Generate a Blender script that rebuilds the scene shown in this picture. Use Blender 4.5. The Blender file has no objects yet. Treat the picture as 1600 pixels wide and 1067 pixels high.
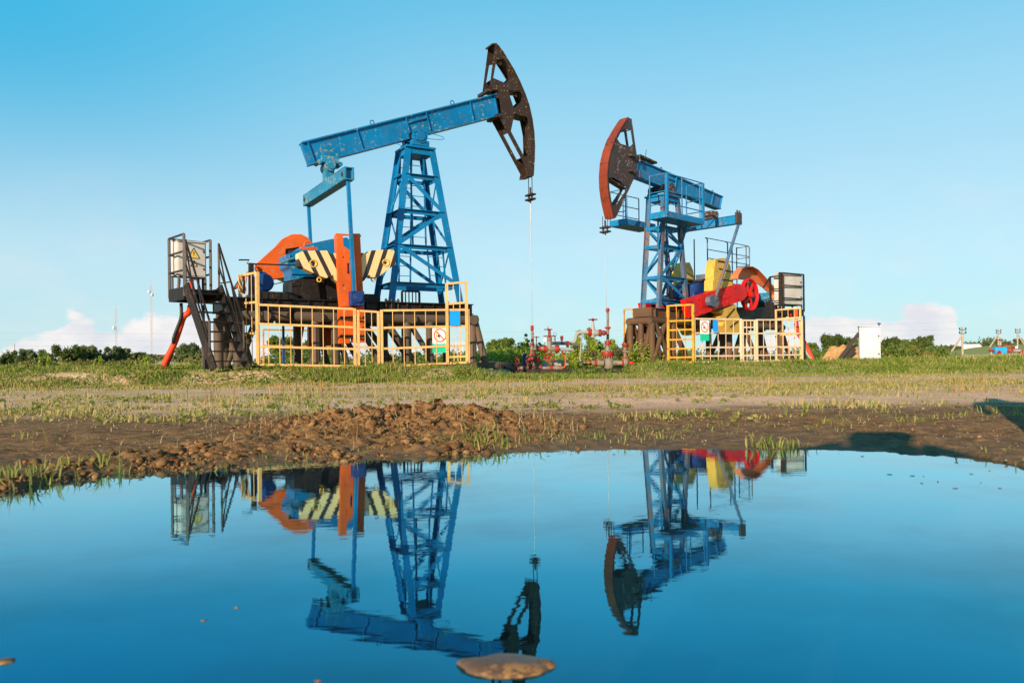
import bpy, math, random
import numpy as np
from mathutils import Vector, Matrix
from mathutils.geometry import tessellate_polygon
R = math.radians
sc = bpy.context.scene
col = sc.collection
random.seed(7)
rng = np.random.default_rng(7)

# ------------------------------------------------------------------ camera
CAM_H, FPX, HOR, ROLL = 0.49, 1244.4, 570.9, 0.0125
cr, sr = math.cos(ROLL), math.sin(ROLL)
cd = bpy.data.cameras.new('camera'); cam = bpy.data.objects.new('camera', cd); col.objects.link(cam)
cd.sensor_width = 36; cd.lens = 28; cd.shift_y = 37.4 / 1600
cd.clip_start = 0.05; cd.clip_end = 6000
cam.matrix_world = Matrix(((cr, sr, 0, 0), (0, 0, -1, 0), (-sr, cr, 0, CAM_H), (0, 0, 0, 1)))
cd.dof.use_dof = True; cd.dof.focus_distance = 24; cd.dof.aperture_fstop = 5.6
sc.camera = cam
# ------------------------------------------------------------------ sun, sky, exposure
SUN_AZ, SUN_EL = 206.0, 17.0            # clockwise from +Y: the sun is behind the camera, to the left
sd = bpy.data.lights.new('sun', 'SUN'); sun = bpy.data.objects.new('sun', sd); col.objects.link(sun)
sd.energy = 5.0; sd.angle = R(0.5); sd.color = (1, 0.80, 0.60)
sdir = Vector((math.sin(R(SUN_AZ)) * math.cos(R(SUN_EL)), math.cos(R(SUN_AZ)) * math.cos(R(SUN_EL)), math.sin(R(SUN_EL))))
sun.rotation_euler = sdir.to_track_quat('Z', 'Y').to_euler()
w = bpy.data.worlds.new('World'); sc.world = w; w.use_nodes = True
nt = w.node_tree; N = nt.nodes; L = nt.links
bg = N['Background']; bg.inputs['Strength'].default_value = 0.12
sky = N.new('ShaderNodeTexSky'); sky.sky_type = 'NISHITA'; sky.sun_disc = False
sky.sun_elevation = R(SUN_EL); sky.sun_rotation = R(SUN_AZ); sky.air_density = 1.0; sky.dust_density = 0.3; sky.ozone_density = 1.6
def vmath(nt, op, a, b=None, c=None):
    n = nt.nodes.new('ShaderNodeMath'); n.operation = op
    for i, x in enumerate((a, b, c)):
        if x is None: continue
        if isinstance(x, (int, float)): n.inputs[i].default_value = x
        else: nt.links.new(x, n.inputs[i])
    return n.outputs[0]
def mixc(nt, f, a, b, mode='MIX'):
    n = nt.nodes.new('ShaderNodeMix'); n.data_type = 'RGBA'; n.blend_type = mode
    for i, x in ((0, f), (6, a), (7, b)):
        if isinstance(x, (int, float)): n.inputs[i].default_value = x
        elif isinstance(x, tuple): n.inputs[i].default_value = (x[0], x[1], x[2], 1)
        else: nt.links.new(x, n.inputs[i])
    return n.outputs[2]
def noise(nt, vec, scale, detail=4, rough=0.55, out='Fac'):
    n = nt.nodes.new('ShaderNodeTexNoise'); n.inputs['Scale'].default_value = scale
    n.inputs['Detail'].default_value = detail; n.inputs['Roughness'].default_value = rough
    nt.links.new(vec, n.inputs['Vector']); return n.outputs[out]
def ramp(nt, fac, stops, interp='LINEAR'):
    n = nt.nodes.new('ShaderNodeValToRGB'); cr_ = n.color_ramp; cr_.interpolation = interp
    while len(cr_.elements) < len(stops): cr_.elements.new(0.5)
    for e, (p, c) in zip(cr_.elements, stops):
        e.position = p; e.color = (c, c, c, 1) if isinstance(c, (int, float)) else (c[0], c[1], c[2], 1)
    nt.links.new(fac, n.inputs[0]); return n.outputs[0]
EXPO = 0.55
KS = 1 / (0.12 * 2 ** EXPO)              # display value -> world colour at this strength and exposure
def kc(r, g, b_): return tuple((((q / 255 + .055) / 1.055) ** 2.4) for q in (r, g, b_))
def bright(c): return mixc(nt, 1.0, c, (KS, KS, KS), 'MULTIPLY')
tc = N.new('ShaderNodeTexCoord'); sx = N.new('ShaderNodeSeparateXYZ'); L.new(tc.outputs['Generated'], sx.inputs[0])
az = vmath(nt, 'ARCTAN2', sx.outputs[0], sx.outputs[1]); el = vmath(nt, 'ARCSINE', sx.outputs[2])
cmb = N.new('ShaderNodeCombineXYZ'); L.new(az, cmb.inputs[0]); L.new(vmath(nt, 'MULTIPLY', el, 1.7), cmb.inputs[1])
cv = cmb.outputs[0]
# real cloud tops above the horizon: height of the bank by compass direction, broken by puffy noise
azn = vmath(nt, 'MULTIPLY_ADD', az, 1 / 1.4, 0.5)
def apos(px): return math.atan((px - 800) / FPX) / 1.4 + 0.5
top = ramp(nt, azn, [(0.0, 0.35), (apos(0), 0.46), (apos(60), 0.66), (apos(115), 0.98), (apos(150), 0.72), (apos(210), 0.9), (apos(300), 0.98), (apos(420), 0.6), (apos(700), 0.42),
                     (apos(900), 0.2), (apos(1190), 0.35), (apos(1270), 0.88), (apos(1330), 0.9), (apos(1390), 0.9), (apos(1440), 1.0), (apos(1490), 0.86), (apos(1512), 0.12), (1.0, 0.1)])
puff = noise(nt, cv, 17, 7, 0.52); puff2 = noise(nt, cv, 9, 3, 0.5)
topv = vmath(nt, 'MULTIPLY', top, 0.062)
edge = vmath(nt, 'SUBTRACT', vmath(nt, 'ADD', topv, vmath(nt, 'MULTIPLY', vmath(nt, 'SUBTRACT', puff, 0.50), 0.075)), el)
cm = ramp(nt, vmath(nt, 'MULTIPLY_ADD', edge, 22.0, 0.25), [(0.20, 0.0), (0.38, 1.0)])
wisp = ramp(nt, puff2, [(0.45, 0.0), (0.75, 0.35)])
hz = ramp(nt, vmath(nt, 'MULTIPLY', el, 4.0), [(0.0, 0.75), (0.22, 0.92), (0.35, 1.0)])
cm = vmath(nt, 'MULTIPLY', cm, hz)
low = ramp(nt, vmath(nt, 'MULTIPLY', el, 4.0), [(0.0, 1.0), (0.5, 0.6), (1.0, 0.0)])
cm = vmath(nt, 'MAXIMUM', cm, vmath(nt, 'MULTIPLY', wisp, low))
shade = noise(nt, cv, 16, 5, 0.55)
ccol = mixc(nt, ramp(nt, shade, [(0.38, 0.0), (0.62, 1.0)]), kc(230, 228, 236), kc(255, 248, 245)); ccol = bright(ccol)
air = ramp(nt, el, [(0.0, kc(206, 228, 238)), (0.14, kc(204, 232, 244)), (0.30, kc(166, 220, 243)), (0.41, kc(126, 206, 240)), (0.50, kc(90, 192, 234)), (0.62, kc(50, 140, 196)), (0.85, kc(16, 74, 130)), (1.0, kc(12, 58, 110))])
air = bright(air)
skyc = mixc(nt, 0.82, mixc(nt, 1.0, sky.outputs[0], (0.30, 0.85, 0.95), 'MULTIPLY'), air)
def mr(v, a, b_, c=0.0, d=1.0):
    n = nt.nodes.new('ShaderNodeMapRange'); n.interpolation_type = 'SMOOTHSTEP'; nt.links.new(v, n.inputs[0])
    for i_, q_ in zip((1, 2, 3, 4), (a, b_, c, d)): n.inputs[i_].default_value = q_
    return n.outputs[0]
skyc = mixc(nt, vmath(nt, 'MULTIPLY', mr(el, .10, .38), mr(vmath(nt, 'MULTIPLY', az, -1.0), .0, .62, 0, .85)), skyc, bright(mixc(nt, 0.0, kc(46, 181, 228), (0, 0, 0))))
L.new(mixc(nt, cm, skyc, ccol), bg.inputs['Color'])
sc.view_settings.view_transform = 'Standard'; sc.view_settings.look = 'None'
sc.view_settings.gamma = 1; sc.view_settings.exposure = EXPO; sc.view_settings.use_curve_mapping = False
sc.cycles.max_bounces = 6; sc.cycles.transparent_max_bounces = 6

# ------------------------------------------------------------------ helpers
def P(px, py, D):
    """pixel of the photograph and a distance in front of the camera -> world point"""
    cx = (px - 800) * D / FPX; cy = (HOR - py) * D / FPX
    return Vector((cx * cr + cy * sr, D, CAM_H - cx * sr + cy * cr))
class Frame:
    """a thing's own frame; uz() says where, in the vertical plane 'lateral = w', a pixel of the photograph lies"""
    def __init__(s, x, y, z, deg):
        s.o = Vector((x, y, z)); a = R(deg); s.a = a
        s.u = Vector((math.cos(a), math.sin(a), 0)); s.v = Vector((-math.sin(a), math.cos(a), 0))
    def uz(s, px, py, w):
        c = Vector((0, 0, CAM_H)); d = P(px, py, 1) - c
        t = (w - (c - s.o).dot(s.v)) / d.dot(s.v); p = c + d * t - s.o
        return (p.dot(s.u), p.z)
    def wz(s, px, py, u):
        c = Vector((0, 0, CAM_H)); d = P(px, py, 1) - c
        t = (u - (c - s.o).dot(s.u)) / d.dot(s.u); p = c + d * t - s.o
        return (p.dot(s.v), p.z)
    def poly(s, pts, w): return [s.uz(x, y, w) for x, y in pts]
    def loc(s, p): q = Vector(p) - s.o; return Vector((q.dot(s.u), q.dot(s.v), q.z))
class M:
    def __init__(s): s.v = []; s.f = []; s.sm = []
    def add(s, vs, fs, smooth=False):
        b = len(s.v); s.v += [tuple(x) for x in vs]
        s.f += [tuple(i + b for i in f) for f in fs]; s.sm += [smooth] * len(fs); return s
    def hexa(s, p):
        return s.add(p, [(0, 3, 2, 1), (4, 5, 6, 7), (0, 1, 5, 4), (1, 2, 6, 5), (2, 3, 7, 6), (3, 0, 4, 7)])
    def box(s, a, b):
        x0, y0, z0 = [min(i, j) for i, j in zip(a, b)]; x1, y1, z1 = [max(i, j) for i, j in zip(a, b)]
        return s.hexa([(x0, y0, z0), (x1, y0, z0), (x1, y1, z0), (x0, y1, z0), (x0, y0, z1), (x1, y0, z1), (x1, y1, z1), (x0, y1, z1)])
    def bar(s, p, q, w, h=None, up=(0, 0, 1)):
        h = h or w; p = Vector(p); q = Vector(q); d = (q - p).normalized(); up = Vector(up)
        if abs(d.dot(up)) > .98: up = Vector((1, 0, 0))
        a = d.cross(up).normalized() * w / 2; b = a.cross(d).normalized() * h / 2
        return s.hexa([p - a - b, p + a - b, p + a + b, p - a + b, q - a - b, q + a - b, q + a + b, q - a + b])
    def angle(s, p, q, w, t=0.012, up=(0, 0, 1), flip=1):
        """an L section: two thin flats"""
        p = Vector(p); q = Vector(q); d = (q - p).normalized(); up = Vector(up)
        if abs(d.dot(up)) > .98: up = Vector((1, 0, 0))
        a = d.cross(up).normalized(); b = a.cross(d).normalized()
        s.bar(p, q, w, t, up=b); s.bar(p + a * (w / 2 - t / 2) * flip - b * (w / 2 + t / 2), q + a * (w / 2 - t / 2) * flip - b * (w / 2 + t / 2), t, w, up=b); return s
    def cyl(s, p, q, r, r2=None, n=14, caps=True):
        p = Vector(p); q = Vector(q); d = (q - p).normalized(); r2 = r if r2 is None else r2
        up = Vector((0, 0, 1)) if abs(d.z) < .9 else Vector((1, 0, 0))
        a = d.cross(up).normalized(); b = a.cross(d)
        ring = lambda c, rr: [c + (a * math.cos(2 * math.pi * k / n) + b * math.sin(2 * math.pi * k / n)) * rr for k in range(n)]
        s.add(ring(p, r) + ring(q, r2), [(k, (k + 1) % n, n + (k + 1) % n, n + k) for k in range(n)], True)
        if caps: s.add(ring(p, r), [tuple(range(n))[::-1]]); s.add(ring(q, r2), [tuple(range(n))])
        return s
    def lathe(s, base, prof, axis=(0, 0, 1), n=18):
        """prof: (distance along the axis, radius), stepped stack"""
        base = Vector(base); ax = Vector(axis).normalized()
        for (a, ra), (b, rb) in zip(prof[:-1], prof[1:]):
            if abs(a - b) < 1e-6: continue
            s.cyl(base + ax * a, base + ax * b, ra, rb, n)
        return s
    def tube(s, pts, r, n=8, closed=False):
        pts = [Vector(p) for p in pts]; m = len(pts); rings = []; pa = None
        for i, p in enumerate(pts):
            a_ = pts[(i - 1) % m] if (closed or i > 0) else p; b_ = pts[(i + 1) % m] if (closed or i < m - 1) else p
            d = (b_ - a_).normalized()
            if pa is None:
                up = Vector((0, 0, 1)) if abs(d.z) < .9 else Vector((1, 0, 0)); pa = d.cross(up).normalized()
            pa = (pa - d * pa.dot(d)).normalized(); pb = pa.cross(d)
            rings += [p + (pa * math.cos(2 * math.pi * k / n) + pb * math.sin(2 * math.pi * k / n)) * r for k in range(n)]
        fs = []
        for i in range(m if closed else m - 1):
            j = (i + 1) % m
            fs += [(i * n + k, i * n + (k + 1) % n, j * n + (k + 1) % n, j * n + k) for k in range(n)]
        s.add(rings, fs, True)
        if not closed: s.add(rings[:n], [tuple(range(n))]); s.add(rings[-n:], [tuple(range(n))[::-1]])
        return s
    def torus(s, c, axis, Rr, r, n=24, m=8):
        c = Vector(c); ax = Vector(axis).normalized(); up = Vector((0, 0, 1)) if abs(ax.z) < .9 else Vector((1, 0, 0))
        a = ax.cross(up).normalized(); b = ax.cross(a)
        return s.tube([c + (a * math.cos(2 * math.pi * k / n) + b * math.sin(2 * math.pi * k / n)) * Rr for k in range(n)], r, m, True)
    def prism(s, outer, w0, w1, holes=()):
        """outline in (u, z), thickness from w0 to w1"""
        loops = [list(outer)] + [list(h) for h in holes]; allp = [p for l in loops for p in l]; n = len(allp)
        tris = tessellate_polygon([[Vector((a, b, 0)) for a, b in l] for l in loops])
        s.add([(a, w0, b) for a, b in allp] + [(a, w1, b) for a, b in allp],
              [tuple(t) for t in tris] + [tuple(i + n for i in t[::-1]) for t in tris])
        k = 0
        for l in loops:
            m = len(l)
            s.add([(a, w0, b) for a, b in l] + [(a, w1, b) for a, b in l], [(i, (i + 1) % m, m + (i + 1) % m, m + i) for i in range(m)])
        return s
def mk(name, vs, fs, mat, parent=None, smooth=None):
    me = bpy.data.meshes.new(name); me.from_pydata(vs, [], fs); 
    if smooth is not None: me.polygons.foreach_set('use_smooth', smooth)
    me.materials.append(mat); me.update()
    o = bpy.data.objects.new(name, me); col.objects.link(o)
    if parent: o.parent = parent
    return o
def obj(name, m, mat, parent=None, bevel=0, label=None):
    o = mk(name, m.v, m.f, mat, parent, m.sm)
    if bevel:
        b = o.modifiers.new('bevel', 'BEVEL'); b.width = bevel; b.segments = 2; b.limit_method = 'ANGLE'
    if label: o['label'] = label
    return o
def tag(o, label=None, cat=None, group=None, kind=None):
    if label: o['label'] = label
    if cat: o['category'] = cat
    if group: o['group'] = group
    if kind: o['kind'] = kind
    return o
def thing(name, label, cat, loc=(0, 0, 0), rz=0, group=None):
    o = bpy.data.objects.new(name, None); col.objects.link(o); o.empty_display_size = .3
    o.location = loc; o.rotation_euler = (0, 0, rz); return tag(o, label, cat, group)
def fast(name, v, f, mat, kind=None, parent=None):
    """big triangle or quad meshes from numpy arrays"""
    me = bpy.data.meshes.new(name); nv = len(v); nf, k = f.shape
    me.vertices.add(nv); me.vertices.foreach_set('co', np.asarray(v, dtype=np.float32).ravel())
    me.loops.add(nf * k); me.loops.foreach_set('vertex_index', f.astype(np.int32).ravel())
    me.polygons.add(nf); me.polygons.foreach_set('loop_start', np.arange(0, nf * k, k, dtype=np.int32))
    me.polygons.foreach_set('loop_total', np.full(nf, k, dtype=np.int32))
    me.update(calc_edges=True); me.validate()
    me.materials.append(mat); o = bpy.data.objects.new(name, me); col.objects.link(o)
    if parent: o.parent = parent
    if kind: o['kind'] = kind
    return o

# ------------------------------------------------------------------ materials
MATS = {}
def newmat(name):
    m = bpy.data.materials.new(name); m.use_nodes = True; nt = m.node_tree
    return m, nt, nt.nodes['Principled BSDF']
def paint(name, base, chip=None, amt=0.1, scale=5.0, rough=0.5, metal=0.0, var=0.25, dirt=(0.10, 0.07, 0.045), damt=0.25, chip2=None):
    m, nt, b = newmat(name)
    t = nt.nodes.new('ShaderNodeTexCoord').outputs['Object']
    c = mixc(nt, 1.0, base, ramp(nt, noise(nt, t, 0.9 * scale / 5, 3), [(0.3, 1 - var), (0.7, 1 + var * .4)]), 'MULTIPLY')
    d = ramp(nt, noise(nt, t, scale * 0.5, 8, 0.68), [(0.5, 0.0), (0.72, damt)])
    c = mixc(nt, d, c, dirt)
    if chip:
        th = 0.70 - amt
        k = ramp(nt, noise(nt, t, scale * 1.6, 9, 0.72), [(th, 0.0), (th + 0.035, 0.9)])
        # chips gather in patches
        k = vmath(nt, 'MULTIPLY', k, ramp(nt, noise(nt, t, scale * 0.22, 2), [(0.42, 0.1), (0.58, 1.0)]))
        c = mixc(nt, k, c, chip)
    if chip2:
        k2 = ramp(nt, noise(nt, t, scale * 0.9, 7, 0.7), [(0.58, 0.0), (0.63, 0.8)])
        c = mixc(nt, k2, c, chip2)
    nt.links.new(c, b.inputs['Base Color'])
    b.inputs['Roughness'].default_value = rough; b.inputs['Metallic'].default_value = metal; b.inputs['Specular IOR Level'].default_value = 0.22
    bm = nt.nodes.new('ShaderNodeBump'); bm.inputs['Strength'].default_value = 0.25; bm.inputs['Distance'].default_value = 0.01
    nt.links.new(noise(nt, t, 14, 6), bm.inputs['Height']); nt.links.new(bm.outputs[0], b.inputs['Normal'])
    MATS[name] = m; return m
YF = (0.30, 0.30, 0.06); RUST = (0.22, 0.075, 0.03)
blueL = paint('blue paint', (0.0005, 0.165, 0.38), YF, 0.13, 5, 0.42, chip2=None)
blueT = paint('tower blue paint', (0.0005, 0.165, 0.38), (0.35, 0.30, 0.22), 0.09, 6, 0.42)
blueR = paint('weathered blue paint', (0.002, 0.185, 0.41), (0.26, 0.12, 0.06), 0.15, 5, 0.45, chip2=None)
blueG = paint('rust streaked blue leg paint', (0.035, 0.13, 0.24), (0.22, 0.12, 0.07), 0.24, 5, 0.55, damt=.6, dirt=(.2, .15, .12))
teal = paint('worn teal paint', (0.012, 0.20, 0.36), (0.36, 0.30, 0.10), 0.16, 6, 0.45, damt=.4)
navy = paint('navy paint', (0.01, 0.05, 0.20), (0.3, 0.25, 0.2), 0.08, 5, 0.4)
motorblue = paint('motor blue', (0.005, 0.06, 0.22), RUST, 0.08, 5, 0.35)
black = paint('black steel', (0.016, 0.013, 0.011), (0.10, 0.05, 0.03), 0.12, 4, 0.5, damt=.25, dirt=(0.07, 0.045, 0.03))
railblack = paint('black rail paint', (0.022, 0.017, 0.014), (0.14, 0.055, 0.025), 0.11, 5, 0.45)
headbrown = paint('bare brown steel', (0.034, 0.021, 0.016), (0.50, 0.34, 0.08), 0.105, 7, 0.5, damt=.3, dirt=(0.10, 0.065, 0.045))
headgrey = paint('greased brown steel', (0.060, 0.038, 0.030), (0.30, 0.26, 0.24), 0.14, 5, 0.45, damt=.5, dirt=(0.10, 0.06, 0.045))
arcrust = paint('rust red arc face', (0.24, 0.040, 0.015), (0.06, 0.025, 0.015), 0.18, 5, 0.5)
orange = paint('orange paint', (0.70, 0.110, 0.012), (0.40, 0.22, 0.12), 0.13, 6, 0.45, damt=.3, dirt=(.25, .06, .02))
salmon = paint('faded orange paint', (0.72, 0.20, 0.07), (0.45, 0.12, 0.04), 0.13, 5, 0.5)
red = paint('red paint', (0.72, 0.012, 0.008), (0.35, 0.02, 0.015), 0.12, 6, 0.4, damt=.15)
wellred = paint('valve red', (0.36, 0.016, 0.008), (0.14, 0.06, 0.03), 0.22, 18, 0.45, damt=.5, dirt=(.2,.05,.03))
wellgrey = paint('valve grey', (0.26, 0.235, 0.185), (0.15, 0.075, 0.03), 0.23, 14, 0.55, damt=.8, dirt=(.17, .12, .07))
pipe_grey = paint('pipe grey', (0.32, 0.315, 0.29), (0.30, 0.2, 0.12), 0.12, 8, 0.5, damt=.4, dirt=(.3, .24, .16))
cream = paint('cream fence paint', (0.78, 0.46, 0.17), (0.42, 0.15, 0.04), 0.13, 9, 0.5, damt=.3, dirt=(.5, .22, .06))
palefence = paint('pale fence paint', (0.82, 0.62, 0.40), (0.45, 0.2, 0.08), 0.12, 9, 0.5, damt=.3, dirt=(.55, .3, .12))
yellowf = paint('yellow fence paint', (0.72, 0.36, 0.03), (0.30, 0.10, 0.03), 0.2, 8, 0.5, damt=.4, dirt=(.4, .16, .04))
yellow = paint('yellow casting paint', (0.74, 0.44, 0.07), (0.3, 0.18, 0.08), 0.15, 5, 0.45, damt=.3, dirt=(.4, .25, .08))
pile = paint('weathered pipe piles', (0.115, 0.085, 0.058), (0.28, 0.07, 0.035), 0.10, 3, 0.65, damt=.7, dirt=(0.06, 0.045, 0.035))
pileR = paint('rusty pipe piles', (0.125, 0.068, 0.035), (0.28, 0.08, 0.03), 0.10, 3, 0.65, damt=.7, dirt=(0.06, 0.035, 0.025))
cabinet = paint('cabinet grey', (0.60, 0.55, 0.49), (0.45, 0.28, 0.15), 0.07, 6, 0.5, damt=.2)
whitepanel = paint('white panel', (0.66, 0.66, 0.68), (0.4, 0.3, 0.2), 0.05, 5, 0.5, damt=.1)
hosered = paint('orange red conduit', (0.80, 0.060, 0.015), None, 0, 5, 0.4)
hoseblack = paint('black conduit', (0.03, 0.03, 0.03), None, 0, 5, 0.5)
steel = paint('bright rod steel', (0.40, 0.39, 0.38), None, 0, 5, 0.35, 0.6)
concrete = paint('old concrete', (0.42, 0.36, 0.29), (0.2, 0.16, 0.12), 0.15, 6, 0.85, damt=.6, dirt=(.25, .18, .11))
tar = paint('tarred kerb', (0.025, 0.022, 0.022), (0.12, 0.09, 0.06), 0.16, 8, 0.8, damt=.4)
timber = paint('dark timber', (0.06, 0.045, 0.035), None, 0, 4, 0.7)
polem = paint('pale concrete pole', (0.42, 0.34, 0.25), None, 0, 2, 0.8)
roofm = paint('red brown roof', (0.22, 0.10, 0.075), None, 0, 1, 0.8)
wallm = paint('pale house wall', (0.50, 0.44, 0.38), None, 0, 1, 0.8)
mastm = paint('red and white mast', (0.50, 0.45, 0.46), (0.50, 0.22, 0.2), 0.2, 0.5, 0.6)
wirem = paint('wire grey', (0.40, 0.42, 0.46), None, 0, 1, 0.6)
sandm = paint('ochre sand', (0.46, 0.27, 0.11), (0.30, 0.17, 0.07), 0.18, 4, 0.95, damt=.5, dirt=(.36, .2, .09))
stonem = paint('brown stone', (0.13, 0.075, 0.045), (0.36, 0.18, 0.06), 0.2, 30, 0.35, damt=.6, dirt=(.05,.035,.025))
signwhite = paint('sign white', (0.80, 0.78, 0.76), None, 0, 5, 0.4, var=.05, damt=.05)
signgreen = paint('sign green', (0.01, 0.52, 0.30), None, 0, 5, 0.4, var=.05, damt=.05)
signblue = paint('sign blue', (0.01, 0.30, 0.80), None, 0, 5, 0.4, var=.05, damt=.05)
signring = paint('sign orange red', (0.80, 0.10, 0.03), None, 0, 5, 0.4, var=.05, damt=.05)
signblack = paint('sign black', (0.02, 0.02, 0.02), None, 0, 5, 0.4, var=.05, damt=.05)
signyellow = paint('sticker yellow', (0.75, 0.52, 0.10), None, 0, 5, 0.4, var=.05, damt=.05)
skinm = paint('skin', (0.45, 0.24, 0.16), None, 0, 5, 0.6, var=.05, damt=.05)
cloth = paint('dark jacket', (0.04, 0.05, 0.07), None, 0, 5, 0.8)
def striped(name, k, period, thr, phase):
    m, nt, b = newmat(name); t = nt.nodes.new('ShaderNodeTexCoord').outputs['Object']
    s = nt.nodes.new('ShaderNodeSeparateXYZ'); nt.links.new(t, s.inputs[0])
    q = vmath(nt, 'FRACT', vmath(nt, 'DIVIDE', vmath(nt, 'ADD', vmath(nt, 'MULTIPLY_ADD', s.outputs[2], k, s.outputs[0]), phase), period))
    st = vmath(nt, 'LESS_THAN', q, thr)
    c = mixc(nt, ramp(nt, noise(nt, t, 7, 8, .7), [(.55, 0.0), (.68, .6)]), (0.82, 0.56, 0.25), (.45, .26, .12))
    c = mixc(nt, st, c, (0.025, 0.02, 0.018)); nt.links.new(c, b.inputs['Base Color']); b.inputs['Roughness'].default_value = .45
    return m
def leafmat(name, c1, c2, c3, s=1.5, trans=0.35):
    m, nt, b = newmat(name); g = nt.nodes.new('ShaderNodeNewGeometry')
    rnd = g.outputs['Random Per Island']; t = nt.nodes.new('ShaderNodeTexCoord').outputs['Object']
    c = mixc(nt, rnd, c1, c2); c = mixc(nt, ramp(nt, noise(nt, t, s, 2), [(0.45, 0.0), (0.7, .8)]), c, c3)
    nt.links.new(c, b.inputs['Base Color']); b.inputs['Roughness'].default_value = .6
    b.inputs['Specular IOR Level'].default_value = 0.25
    tr = nt.nodes.new('ShaderNodeBsdfTranslucent'); nt.links.new(c, tr.inputs['Color'])
    mx = nt.nodes.new('ShaderNodeMixShader'); mx.inputs[0].default_value = trans
    nt.links.new(b.outputs[0], mx.inputs[1]); nt.links.new(tr.outputs[0], mx.inputs[2])
    nt.links.new(mx.outputs[0], nt.nodes['Material Output'].inputs['Surface']); return m
leaf_dark = leafmat('dark green leaves', (0.045, 0.085, 0.016), (0.11, 0.16, 0.03), (0.14, 0.15, 0.04))
leaf_mid = leafmat('bush leaves', (0.07, 0.13, 0.02), (0.17, 0.23, 0.035), (0.20, 0.21, 0.04))
leaf_light = leafmat('light green leaves', (0.22, 0.33, 0.03), (0.42, 0.48, 0.06), (0.46, 0.44, 0.08), trans=.45)
leaf_olive = leafmat('olive shrub leaves', (0.16, 0.17, 0.04), (0.30, 0.25, 0.07), (0.24, 0.27, 0.05))
leaf_far = leafmat('far tree leaves', (0.08, 0.12, 0.04), (0.16, 0.20, 0.07), (0.22, 0.21, 0.08), s=.15)
bark = paint('bark', (0.10, 0.075, 0.055), None, 0, 3, .9)
g_green = leafmat('green grass blades', (0.09, 0.17, 0.012), (0.22, 0.30, 0.03), (0.30, 0.30, 0.06), s=.6, trans=.4)
g_dry = leafmat('dry grass blades', (0.46, 0.34, 0.12), (0.34, 0.32, 0.09), (0.56, 0.42, 0.18), s=.7, trans=.4)
g_shore = leafmat('shore grass blades', (0.14, 0.20, 0.03), (0.34, 0.33, 0.08), (0.46, 0.36, 0.14), s=3, trans=.4)

# ------------------------------------------------------------------ ground
def vnoise(x, y, seed=0):
    x = np.asarray(x, float); y = np.asarray(y, float); xi = np.floor(x).astype(np.int64); yi = np.floor(y).astype(np.int64); xf = x - xi; yf = y - yi
    def h(a, b):
        n = (a * 374761393 + b * 668265263 + seed * 974634777) & 0x7fffffff
        n = ((n ^ (n >> 13)) * 1274126177) & 0x7fffffff
        return ((n ^ (n >> 16)) & 0xffff) / 65535.0
    u = xf * xf * (3 - 2 * xf); v = yf * yf * (3 - 2 * yf)
    return (h(xi, yi) * (1 - u) + h(xi + 1, yi) * u) * (1 - v) + (h(xi, yi + 1) * (1 - u) + h(xi + 1, yi + 1) * u) * v
def fbm(x, y, o=4, seed=0):
    t = 0; a = .5
    for i in range(o): t = t + a * vnoise(x * 2 ** i + 17.3 * i, y * 2 ** i + 5.1 * i, seed + i); a *= .5
    return t / (1 - .5 ** o)
def ss(a, b, x): t = np.clip((x - a) / (b - a), 0, 1); return t * t * (3 - 2 * t)
_sh = [P(px, py, CAM_H * FPX / (py - HOR + 0.0125 * (px - 800))) for px, py in
       [(0, 770), (60, 757), (130, 746), (200, 738), (270, 735), (400, 727), (500, 720), (620, 714), (740, 708), (870, 704), (1000, 702), (1150, 701), (1290, 702), (1400, 706), (1530, 715), (1600, 734)]]
SX = np.array([-9, -5, -3] + [p.x for p in _sh] + [3.4, 5, 9]); SY = np.array([1.2, 2.2, 2.85] + [p.y for p in _sh] + [3.0, 2.2, 1.2])
def shore(x): return np.interp(x, SX, SY)
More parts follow.
